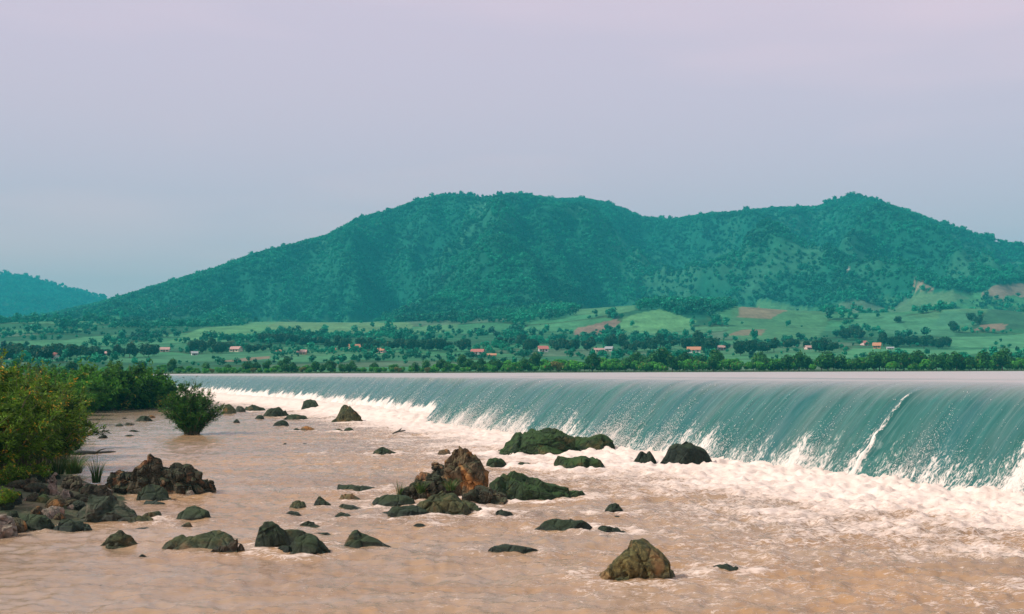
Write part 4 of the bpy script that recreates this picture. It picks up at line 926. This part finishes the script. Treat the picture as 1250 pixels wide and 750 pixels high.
# ------------------------------------------------------------------ shrubs with stems and narrow leaves
def shrub_meshes(name, h, w, n_stem, leaf_l, leaf_w, n_leaf, mat, seed, upright=0.5, droop=0.25, low=0.15):
    r = np.random.default_rng(seed); mb = MB(); LP = []; LD = []
    for i in range(n_stem):
        an = r.uniform(0, 2 * math.pi); q = math.sqrt(r.uniform(0, 1)); lean = q * w / 2 * r.uniform(0.75, 1.1)
        hh = h * (1 - 0.45 * q ** 2) * r.uniform(0.7, 1.03)
        b0 = np.array([math.cos(an), math.sin(an), 0]) * q * w * 0.07 * (1 + 2 * (1 - upright))
        pts = []
        for t in np.linspace(0, 1, 6):
            k = t ** (1 + upright)
            p = b0 + np.array([math.cos(an) * lean * k, math.sin(an) * lean * k, hh * (t - 0.12 * q * t * t)]) + r.normal(size=3) * 0.02 * h * t
            pts.append(p)
        mb.tube(pts, list(np.linspace(0.012 * h * 0.5 + 0.008, 0.003, 6)), 4)
        pts = np.array(pts)
        for j in range(r.integers(4, 8)):          # side twigs
            t0 = r.uniform(low + 0.05, 0.92); f = t0 * 5; a = int(f); p = pts[a] + (pts[min(a + 1, 5)] - pts[a]) * (f - a)
            dr = r.normal(size=3); dr[2] = abs(dr[2]) * 0.8 + 0.35 * upright; dr /= np.linalg.norm(dr)
            L = h * r.uniform(0.10, 0.24) * (1.15 - 0.5 * t0); tip = p + dr * L - np.array([0, 0, droop * L * 0.6])
            midp = p + dr * L * 0.55
            mb.tube([p, midp, tip], [0.006, 0.004, 0.002], 3)
            m = max(3, int(n_leaf / (n_stem * 6)))
            tt = r.uniform(0.1, 1.05, m)[:, None]
            LP.append(p + (tip - p) * tt + r.normal(size=(m, 3)) * 0.012 * h); LD.append(np.tile(dr, (m, 1)) + r.normal(size=(m, 3)) * 0.6)
        m = max(3, int(n_leaf / (n_stem * 5)))
        f = r.uniform(low * 5, 4.999, m); a = f.astype(int); P = pts[a] + (pts[np.minimum(a + 1, 5)] - pts[a]) * (f - a)[:, None]
        LP.append(P + r.normal(size=(m, 3)) * 0.008 * h); LD.append(np.array([math.cos(an), math.sin(an), 0.7]) + r.normal(size=(m, 3)) * 0.7)
    LP = np.concatenate(LP); LD = np.concatenate(LD); LD /= np.linalg.norm(LD, axis=1)[:, None]
    n = len(LP); L = leaf_l * r.uniform(0.6, 1.35, n)[:, None]
    side = np.cross(LD, r.normal(size=(n, 3))); side /= np.linalg.norm(side, axis=1)[:, None]
    tip = LP + LD * L - np.array([0, 0, 1]) * L * droop
    V = np.stack([LP, LP + LD * L * 0.45 + side * leaf_w * 0.5, tip, LP + LD * L * 0.45 - side * leaf_w * 0.5], 1).reshape(-1, 3)
    me = mesh_np(name + "_leaves", V, np.arange(4 * n).reshape(n, 4), [mat], False)
    attr_f(me, "tint", np.clip(0.42 + 0.30 * r.normal(size=n) + 1.1 * fbm(LP / (0.13 * h) + seed, 2), 0, 1), 'FACE')
    clump = 0.5 + 0.9 * fbm(LP / (0.2 * h) + seed + 40, 2)
    attr_f(me, "odd", np.clip(0.45 * r.uniform(0, 1, n) + 0.62 * clump, 0, 1), 'FACE')
    return mb.mesh(name + "_stems", [M_STEM]), me
SHR = {
    'thicket_a': shrub_meshes('thicket', 5.0, 4.6, 46, 0.20, 0.055, 15000, M_LEAF['yellow'], 1, 0.35),
    'thicket_b': shrub_meshes('thicket', 4.8, 4.4, 40, 0.20, 0.06, 14000, M_LEAF['green'], 2, 0.4),
    'thicket_c': shrub_meshes('thicket', 5.2, 4.8, 44, 0.26, 0.05, 14000, M_LEAF['yellow'], 3, 0.5, 0.4),
    'far_a': shrub_meshes('thicket', 5.8, 5.6, 40, 0.42, 0.15, 9000, M_LEAF['green'], 4, 0.3, low=0.05),
    'far_b': shrub_meshes('thicket', 5.6, 5.4, 40, 0.42, 0.14, 9000, M_LEAF['dark'], 5, 0.35, low=0.05),
    'water': shrub_meshes('water_bush', 4.4, 4.2, 80, 0.30, 0.05, 15000, M_LEAF['dark'], 6, 0.6, 0.06, 0.10),
    'low': shrub_meshes('low_shrub', 1.6, 2.2, 30, 0.16, 0.045, 4000, M_LEAF['yellow'], 7, 0.2),
}
SEEN = {}
def place_shrub(kind, px, py, z, hs, label, name="shrub", cat="shrub", group="shrubs on the left river bank", rz=None, ws=1.0, fresh=None):
    p = on_plane(px, py, z)
    if px < 205 and kind != 'water': z = max(0.0, float(bank_z(p[:1], p[1:2])[0])); p = on_plane(px, py, z)
    if fresh is None and kind not in SEEN:
        root = bpy.data.objects.new(name, None); COL.objects.link(root); sm, lm = SHR[kind]
        link("stems", sm, root); link("foliage", lm, root); SEEN[kind] = root
    else: root = copy_tree(SEEN[kind])
    root.name = name
    root.location = (p[0], p[1], z - 0.05); root.scale = (hs * ws, hs * ws, hs); root.rotation_euler = (0, 0, random.uniform(0, 6.28) if rz is None else rz)
    return tag(root, label, cat, group)
place_shrub('water', 234, 531, 0.0, 0.98, "dark leafy willow bush standing alone in the water left of the waterfall", "willow_bush", "bush", None, 0.6)
NEAR = [
 ('thicket_a', -18, 580, 0.7, 0.92, "tall yellow flecked shrub cut by the left edge of the picture"),
 ('thicket_c', 22, 574, 0.7, 0.90, "tall shrub with orange leaves at the front of the left thicket"),
 ('thicket_a', 46, 568, 0.5, 0.90, "bright green shrub leaning over the water from the left thicket front"),
 ('thicket_b', 72, 562, 0.2, 0.50, "shorter green shrub at the water's edge, right end of the left thicket front"),
 ('thicket_b', -10, 560, 1.0, 0.90, "dense green shrub second row of the left thicket, at picture edge"),
 ('thicket_a', 34, 552, 1.0, 0.88, "mixed green and yellow shrub in the second row of the left thicket"),
 ('thicket_c', 62, 546, 0.6, 0.86, "feathery shrub in the second row, nearest the open shallows"),
 ('thicket_b', 8, 535, 1.2, 0.86, "tall green shrub in the third row of the left thicket"),
 ('thicket_a', 50, 528, 1.0, 0.88, "yellow topped shrub in the third row of the left thicket"),
 ('thicket_b', 76, 520, 0.5, 0.90, "round green shrub at the shallows between near and far thicket"),
 ('far_a', 20, 515, 1.2, 0.80, "broad green shrub far back on the left bank, at picture edge"),
 ('far_a', 55, 511, 1.2, 0.80, "broad shrub far back left, behind the yellow topped shrub"),
 ('far_b', 76, 508, 0.8, 0.85, "dark shrub where the far thicket meets the near thicket"),
 ('far_a', 98, 504, 0.4, 0.95, "green shrub leftmost along the far waterline of the thicket"),
 ('far_b', 118, 502, 0.4, 0.95, "dark green shrub second along the far waterline of the thicket"),
 ('far_a', 138, 501, 0.4, 0.93, "lighter shrub at the middle of the far thicket waterline"),
 ('far_b', 158, 500, 0.4, 0.95, "dark round shrub right of the middle of the far thicket"),
 ('far_a', 176, 499, 0.4, 0.92, "green shrub second from the right end of the far thicket"),
 ('far_b', 190, 498, 0.4, 0.84, "dark low shrub closing the right end of the far thicket"),
 ('far_a', 105, 496, 1.2, 0.84, "shrub in the back row of the far thicket, left one"),
 ('far_a', 132, 494, 1.2, 0.83, "shrub in the back row of the far thicket, middle one"),
 ('far_a', 160, 492, 1.2, 0.82, "shrub in the back row of the far thicket, right one"),
 ('far_b', 30, 500, 1.4, 0.84, "dark shrub in the far back corner of the left bank"),
 ('far_b', 70, 498, 1.4, 0.84, "dark shrub in the back row left of the far thicket"),
 ('low', 208, 499, 0.1, 1.55, "small yellow green bush left of the willow bush in the water"),
 ('low', 10, 592, 0.9, 0.6, "low leafy shrub among the rubble at the left picture edge"),
 ('low', 40, 585, 0.8, 0.55, "low leafy shrub above the round brown rock on the left bank"),
 ('low', 84, 540, 0.1, 1.3, "low shrub trailing into the shallows beside the left thicket"),
 ('low', 2, 615, 0.5, 0.4, "small plant between the rust orange and pink white rocks"),
] + [(k, px, py, 1.0, h, lab) for k, px, py, h, lab in [
 ('thicket_b', -60, 575, 0.9, "green shrub on the left bank just outside the tall yellow flecked shrub"), ('thicket_a', -110, 590, 0.9, "yellowing shrub on the bank far left of the rubble"),
 ('thicket_c', -70, 545, 0.9, "feathery shrub on the bank left of the dense green shrub"), ('thicket_b', -130, 555, 0.9, "green shrub at the back of the left bank rubble"),
 ('far_a', -40, 520, 0.85, "broad shrub on the bank left of the tall third row shrub"), ('far_b', -95, 522, 0.85, "dark broad shrub on the bank behind the feathery shrub"),
 ('far_a', -30, 503, 0.85, "broad shrub at the back of the left bank corner"), ('far_b', -90, 503, 0.85, "dark shrub at the back of the far left bank"), ('far_a', -160, 515, 0.85, "broad shrub on the outermost left bank")]]
for row in NEAR: place_shrub(*row[:4], row[4] * (1.26 if row[0][:3] == 'far' else 1.10 if row[0][0] == 't' else 1.0), *row[5:])

# grass tufts
def tuft(h, w, n, seed, mat=None):
    r = np.random.default_rng(seed); V = []; F = []
    for i in range(n):
        an = r.uniform(0, 6.28); q = math.sqrt(r.uniform(0, 1)); b = np.array([math.cos(an), math.sin(an), 0]) * q * w * 0.18
        L = h * r.uniform(0.6, 1.1); out = np.array([math.cos(an), math.sin(an), 0]) * w * 0.5 * q * r.uniform(0.6, 1.2)
        sd = np.array([-math.sin(an + 0.6), math.cos(an + 0.6), 0]) * 0.016
        for k in range(4):
            t = k / 3; p = b + out * t ** 2 + np.array([0, 0, L * (t - 0.22 * q * t * t)]); s = sd * (1 - 0.85 * t)
            V += [p - s, p + s]
        o = len(V) - 8; F += [(o + 2 * k, o + 2 * k + 1, o + 2 * k + 3, o + 2 * k + 2) for k in range(3)]
    me = mesh_np("grass", np.array(V), np.array(F), [mat or M_LEAF['grass']], False)
    tn = np.repeat(r.uniform(0, 1, n), 3); attr_f(me, "tint", tn, 'FACE'); attr_f(me, "odd", np.repeat(r.uniform(0, 1, n), 3), 'FACE'); return me
def place_tuft(px, py, z, h, w, n, seed, label):
    p = on_plane(px, py, z); tag(link("grass_tuft", tuft(h, w, n, seed), None, (p[0], p[1], z - 0.05)), label, "grass", "grass tufts by the water")
place_tuft(118, 588, 0.25, 1.25, 0.9, 60, 1, "tall thin grass tuft beside the floating log on the left")
place_tuft(90, 577, 0.2, 0.95, 1.7, 260, 2, "round dense grass tuft at the foot of the left thicket")
place_tuft(70, 578, 0.4, 0.9, 1.3, 160, 3, "dense grass tuft behind the upright pale stone")
place_tuft(488, 607, 0.1, 0.75, 0.5, 40, 4, "upright grass tuft on the left edge of the central outcrop")
place_tuft(514, 600, 0.35, 0.5, 0.7, 90, 5, "bright grass tuft on the dark rounded boulder of the central outcrop")
place_tuft(550, 597, 0.6, 0.45, 0.8, 90, 6, "bright green grass at the foot of the orange pinnacle")

# floating log and snagged branch
mb = MB(); p = on_plane(88, 556); q = on_plane(141, 553)
dv = q - p; L = np.linalg.norm(dv)
pts = [p + dv * t + np.array([0, 0, 0.05 + 0.03 * math.sin(t * 9)]) for t in np.linspace(0, 1, 9)]
mb.tube(pts, [0.12, 0.17, 0.17, 0.16, 0.15, 0.11, 0.07, 0.05, 0.03], 9)
mb.tube([pts[4], pts[4] + np.array([0.4, -0.15, 0.22]), pts[4] + np.array([0.75, -0.2, 0.3])], [0.06, 0.04, 0.015], 6)
mb.tube([pts[2], pts[2] + np.array([-0.2, 0.1, 0.25])], [0.05, 0.02], 6)
tag(link("floating_log", mb.mesh("floating_log", [M_LOG], True)), "dark waterlogged log lying in the shallows beside the tall grass tuft", "log")
mb = MB(); c = on_plane(486, 525, 0.35); u = c[1] / FPX
pts = [c + np.array([(dx) * u, 0, dz * u]) for dx, dz in [(-9, -6), (-4, -3.2), (0, -1.8), (4, -1.4), (9, -0.6)]]
mb.tube(pts, [0.03, 0.05, 0.07, 0.06, 0.03], 6); mb.tube([pts[2], pts[2] + np.array([0.25, 0, 0.22])], [0.06, 0.03], 5); mb.tube([pts[0], pts[0] + np.array([-0.1, 0, -0.6])], [0.03, 0.03], 5)
tag(link("driftwood_branch", mb.mesh("driftwood_branch", [M_LOG], True)), "crooked dark driftwood branch lying snagged in the foam below the weir joint", "driftwood")

# ------------------------------------------------------------------ houses across the river
M_WALL = {k: plain('wall_' + k, c, 0.9, 0.12, 0.8) for k, c in dict(white=(0.72, 0.68, 0.64), cream=(0.66, 0.55, 0.42), pink=(0.62, 0.42, 0.38), grey=(0.42, 0.42, 0.42), orange=(0.52, 0.27, 0.15)).items()}
M_ROOF = {k: plain('roof_' + k, c, 0.85, 0.2, 1.0) for k, c in dict(red=(0.42, 0.13, 0.11), orange=(0.46, 0.20, 0.11), pink=(0.46, 0.26, 0.23), grey=(0.30, 0.30, 0.31)).items()}
M_DARK = plain('dark_opening', (0.03, 0.035, 0.04), 0.4)
M_DOOR = plain('door_wood', (0.16, 0.09, 0.05), 0.8)
HOUSES = []
def house(px, py, wpx, hpx, wall, roof, label, turn=0.0, rh=0.42):
    p = on_terrain(px, py); sc = 0.86 * p[1] / FPX; W = wpx * sc; Hh = hpx * sc; wh_ = Hh * (1 - rh); D = max(5.0, W * 0.6)
    root = bpy.data.objects.new("village_house", None); COL.objects.link(root); root.location = (p[0], p[1] + D / 2, p[2] - 0.2); root.rotation_euler = (0, 0, turn)
    mb = MB(); mb.box((0, 0, wh_ / 2 - 0.6), (W, D, wh_ + 1.2))
    g = 0.5 * W - 0.003
    mb.add([(-W / 2, -D / 2, wh_), (-W / 2, D / 2, wh_), (-W / 2, 0, Hh - 0.15), (W / 2, -D / 2, wh_), (W / 2, D / 2, wh_), (W / 2, 0, Hh - 0.15)], [(0, 2, 1), (3, 4, 5)])
    link("wall", mb.mesh("house_wall", [M_WALL[wall]]), root)
    e = 0.5; th = 0.18; mb = MB(); sl = (Hh - wh_) / (D / 2)
    for s in (-1, 1):
        y0 = s * (D / 2 + e); z0 = wh_ - e * sl
        V = [(-W / 2 - e, y0, z0), (W / 2 + e, y0, z0), (W / 2 + e, 0.0, Hh), (-W / 2 - e, 0.0, Hh)]
        mb.add(V + [(a, b, c + th) for a, b, c in V], [(0, 1, 2, 3), (7, 6, 5, 4), (0, 4, 5, 1), (1, 5, 6, 2), (3, 2, 6, 7), (0, 3, 7, 4)])
    link("roof", mb.mesh("house_roof", [M_ROOF[roof]]), root)
    mb = MB(); mb.box((-0.05 * W, -D / 2 - 0.03, min(1.05, wh_ * 0.42)), (1.1, 0.08, min(2.1, wh_ * 0.84))); link("door", mb.mesh("house_door", [M_DOOR]), root)
    for xx in (-0.32 * W, 0.28 * W):
        mb = MB(); mb.box((xx, -D / 2 - 0.03, wh_ * 0.58), (1.2, 0.08, wh_ * 0.4)); link("window", mb.mesh("house_window", [M_DARK]), root)
    tag(root, label, "house", "small houses across the river"); HOUSES.append((px, label)); return root
HS = [
 (8, 439, 16, 8, 'white', 'grey', "pale grey roofed house above the thicket at the left picture edge", "the edge house"),
 (62, 439, 14, 10, 'white', 'red', "small white and red house above the left thicket", "the white red house"),
 (129, 434, 8, 6, 'pink', 'pink', "tiny pinkish house half hidden by trees above the far thicket", "the tiny pinkish house"),
 (200, 430, 12, 7, 'cream', 'pink', "small cream house left of the pink roofed farmhouse", "the small cream house"),
 (236, 434, 8, 6, 'white', 'grey', "tiny white hut in the open field on the left", "the tiny white hut"),
 (287, 430, 15, 8, 'cream', 'pink', "wide pink roofed farmhouse beyond the left waterfall", "the pink farmhouse"),
 (341, 432, 8, 6, 'pink', 'orange', "tiny orange roofed hut in the left tree belt", "the tiny left hut"),
 (368, 433, 12, 7, 'orange', 'pink', "low orange walled hut left of the gable fronted cream house", "the orange hut"),
 (405, 431, 8, 7, 'pink', 'red', "tiny red roofed hut left of the cream house", "the red roofed hut"),
 (432, 429, 15, 10, 'cream', 'orange', "cream house with pale orange roof among dark trees", "the cream house"),
 (465, 431, 11, 7, 'pink', 'orange', "low orange roofed house right of the cream house", "the low roofed house"),
 (583, 433, 17, 8, 'white', 'red', "white house with red roof, left of the picture middle on the far shore", "the left white house"),
 (600, 436, 12, 5, 'orange', 'orange', "low orange shed next to the white red roofed house", "the low orange shed"),
 (663, 430, 13, 9, 'white', 'red', "bright white house with red gable roof at picture middle", "the middle white house"),
 (731, 430, 14, 6, 'cream', 'pink', "long low cream house with pale roof, left of a pair", "the long cream house"),
 (744, 429, 10, 7, 'white', 'grey', "small white house touching the long low cream house", "the small white house"),
 (848, 431, 18, 9, 'white', 'orange', "orange roofed white house under the big dark tree", "the orange roofed house"),
 (882, 428, 12, 7, 'grey', 'pink', "grey house right of the big dark tree", "the grey house"),
 (988, 427, 8, 6, 'pink', 'pink', "small pink house in trees on the right", "the small pink house"),
 (1056, 422, 7, 7, 'pink', 'red', "tiny red hut left of the orange house", "the tiny red hut"),
 (1072, 426, 10, 9, 'orange', 'orange', "bright orange house in the green field on the right", "the bright orange house"),
 (1088, 427, 9, 4, 'white', 'grey', "low white shed right of the orange house", "the low white shed"),
]
for k, (px, py, w, h, wl, rf, lab, short) in enumerate(HS): house(px, py, w, h, wl, rf, lab, (k % 5 - 2) * 0.18)
MARKS = [(h[0], h[7]) for h in HS]

# ------------------------------------------------------------------ trees across the river
BT = []
for j, (w, h, n, sz, lobes, mt) in enumerate([(7.5, 6.0, 950, 0.42, 7, 'bank_dark'), (6.5, 7.5, 950, 0.42, 7, 'bank_dark'), (6.5, 3.6, 800, 0.36, 7, 'bank_light'), (8, 4.2, 900, 0.38, 9, 'bank_light'), (5, 4.2, 600, 0.38, 5, 'bank_yellow'), (5.5, 3.0, 650, 0.34, 6, 'bank_light')]):
    BT.append((crown_mesh("bank_tree", w, h, n, sz, lobes, M_LEAF[mt], 200 + j, base=0.03 if h < 5 else 0.10), ["dark spreading tree", "tall dark tree", "pale green bush", "broad green bush", "yellowish dry bush", "low green bush"][j]))
VT = []
for j, (w, h, n, sz, lobes) in enumerate([(10, 9, 700, 0.75, 7), (8, 11, 700, 0.7, 7), (12, 8.5, 800, 0.8, 9), (6, 8, 450, 0.65, 5)]):
    VT.append((crown_mesh("village_tree", w, h, n, sz, lobes, M_LEAF['village'], 230 + j, base=0.03), ["round dark tree", "tall dark tree", "broad dark tree", "slim dark tree"][j]))
TREES = []
def bank_front(px): return 405 + 4 * math.sin(px * 0.021) + 2 * math.sin(px * 0.067 + 1)
r = np.random.default_rng(77)
def put(me, kind, X, Y, s, where, name, cat, group, ws=1.0):
    Z = float(terr(np.array([X]), np.array([Y]))[0])
    o = link(name, me, None, (X, Y, Z - 0.15), float(r.uniform(0, 6.28))); o.scale = (s * ws, s * ws, s)
    TREES.append((o, kind, where, 625 + X / Y * FPX, Y, s, cat, group))
# hedge along the far waterline
px = -30.0
while px < 1330:
    right = sstep(560, 700, px); k = int(r.choice([0, 1, 2, 3, 4, 5], p=[0.12, 0.03, 0.26, 0.30, 0.05, 0.24] if px < 960 else [0.34, 0.14, 0.16, 0.20, 0.02, 0.14]))
    Y = bank_front(px) + r.uniform(-4, 6); s = r.uniform(0.75, 1.15) * (0.62 + 0.42 * right)
    if px < 330: s *= 0.8
    put(BT[k][0], BT[k][1], (px - 625) / FPX * Y, Y, s, "front", "bank_bush" if k > 1 else "bank_tree", "bush" if k > 1 else "tree", "bushes and trees along the far bank")
    px += r.uniform(5.5, 10)
px = 20.0
while px < 1330:
    k = int(r.choice([0, 1, 2, 3, 5], p=[0.36, 0.12, 0.14, 0.28, 0.10]))
    Y = bank_front(px) + r.uniform(13, 30); s = r.uniform(0.8, 1.25) * (0.62 + 0.38 * sstep(480, 640, px))
    put(BT[k][0], BT[k][1], (px - 625) / FPX * Y, Y, s, "back", "bank_bush" if k > 1 else "bank_tree", "bush" if k > 1 else "tree", "bushes and trees along the far bank")
    px += r.uniform(8, 15)
# belts and single trees among the fields
BELT = [(0, 60, 441, 11, 1.0), (66, 125, 438, 10, 1.0), (130, 190, 436, 9, 0.9), (232, 285, 431, 9, 0.95), (300, 332, 431, 4, 0.8), (322, 395, 422, 13, 0.95), (398, 425, 428, 5, 1.0), (440, 462, 427, 5, 1.0), (470, 478, 428, 2, 1.0),
        (482, 552, 428, 13, 1.0), (562, 575, 428, 3, 0.9), (606, 640, 422, 6, 0.9), (640, 655, 429, 4, 1.0), (672, 702, 428, 6, 0.9), (716, 726, 428, 3, 0.9), (742, 750, 426, 2, 1.0), (757, 808, 429, 8, 1.0), (812, 826, 424, 3, 0.8),
        (838, 872, 430, 7, 1.35), (895, 950, 433, 7, 1.0), (955, 985, 425, 4, 0.8), (992, 1020, 430, 5, 1.0), (1026, 1052, 414, 6, 1.0), (1076, 1158, 425, 16, 1.0), (1160, 1170, 405, 3, 1.0), (1185, 1200, 395, 3, 0.9), (1092, 1098, 394, 2, 0.9), (800, 806, 412, 2, 0.7)]
for (x0, x1, yb, n, s0) in BELT:
    for i in range(n):
        px = x0 + (x1 - x0) * (i + r.uniform(0.1, 0.9)) / n; p = on_terrain(px, yb - r.uniform(-1.5, 3.0)); k = int(r.choice(4, p=[0.38, 0.16, 0.32, 0.14]))
        put(VT[k][0], VT[k][1], p[0], p[1], s0 * r.uniform(0.65, 1.05), "field", "field_tree", "tree", "trees among the fields and houses")
# labels: by look, by row, by the house they stand nearest to, then by order in that spot
ORD = {1: [""], 2: ["left ", "right "], 3: ["leftmost ", "middle ", "rightmost "]}
def ordn(k, n):
    if n <= 3: return ORD[n][k]
    w = ["leftmost ", "second ", "third ", "fourth ", "fifth ", "sixth ", "seventh ", "eighth ", "ninth ", "tenth "]
    return "rightmost " if k == n - 1 else w[min(k, 9)]
cell = {}
for t in TREES:
    o, kind, where, px, Y, s, cat, grp = t
    hx, hn = min(MARKS, key=lambda m: abs(m[0] - px)); dx = px - hx
    side = "left of" if dx < -14 else "right of" if dx > 14 else "below" if where != "field" else "beside"
    size = "large " if s > 1.0 else ""
    cell.setdefault((size + kind, where, side, hn), []).append(t)
for (kind, where, side, hn), ts_ in cell.items():
    ts_.sort(key=lambda t: t[3])
    for k, t in enumerate(ts_):
        od = ordn(k, len(ts_))
        pl = {"front": "at the far waterline", "back": "behind the hedge", "field": "in the fields"}[where]
        tag(t[0], f"{od}{kind} {pl}, {side} {hn}".replace("  ", " "), t[6], t[7])
cellr = {}
ANCH = [(-5, 640, "the pink white crumbly rock"), (4, 612, "the rust orange rock"), (33, 622, "the salmon orange rock"), (43, 594, "the round brown rock"), (69, 592, "the upright pale stone"), (92, 590, "the brown slanting stone"), (56, 612, "the dark mossy bank rock"), (120, 603, "the flat topped boulder"), (82, 610, "the leaning pale stone"), (47, 640, "the sloping green slab"), (10, 580, "the left edge shrubs")]
for o, k, s, px, py in RUB:
    ax, ay, an = min(ANCH, key=lambda a: (a[0] - px) ** 2 + 2 * (a[1] - py) ** 2)
    side = "left of" if px < ax - 5 else "right of" if px > ax + 5 else "above" if py < ay else "below"
    cellr.setdefault((("larger " if s > 0.34 else "small ") + KN[k], side, an), []).append((px, o))
for (kk, side, an), os_ in cellr.items():
    os_.sort(key=lambda q: q[0])
    for i, (_, o) in enumerate(os_): tag(o, f"{ordn(i, len(os_))}{kk} rubble stone on the left bank, {side} {an}", "stone", "rubble stones on the left bank")

# ------------------------------------------------------------------ air
bm = bmesh.new(); bmesh.ops.create_cube(bm, size=1.0)
me = bpy.data.meshes.new("haze"); bm.to_mesh(me); bm.free()
hz_o = link("haze", me, None, (-300, 2750, 237)); hz_o.scale = (9000, 5900, 480); tag(hz_o, kind="stuff")
m = Mat("haze_air")
pvn = m.n("ShaderNodeVolumePrincipled", {"Color": (0.05, 0.56, 0.69), "Density": 2.0e-4, "Anisotropy": 0.0})
m.t.links.new(pvn.outputs[0], m.out.inputs['Volume']); me.materials.append(m.m)
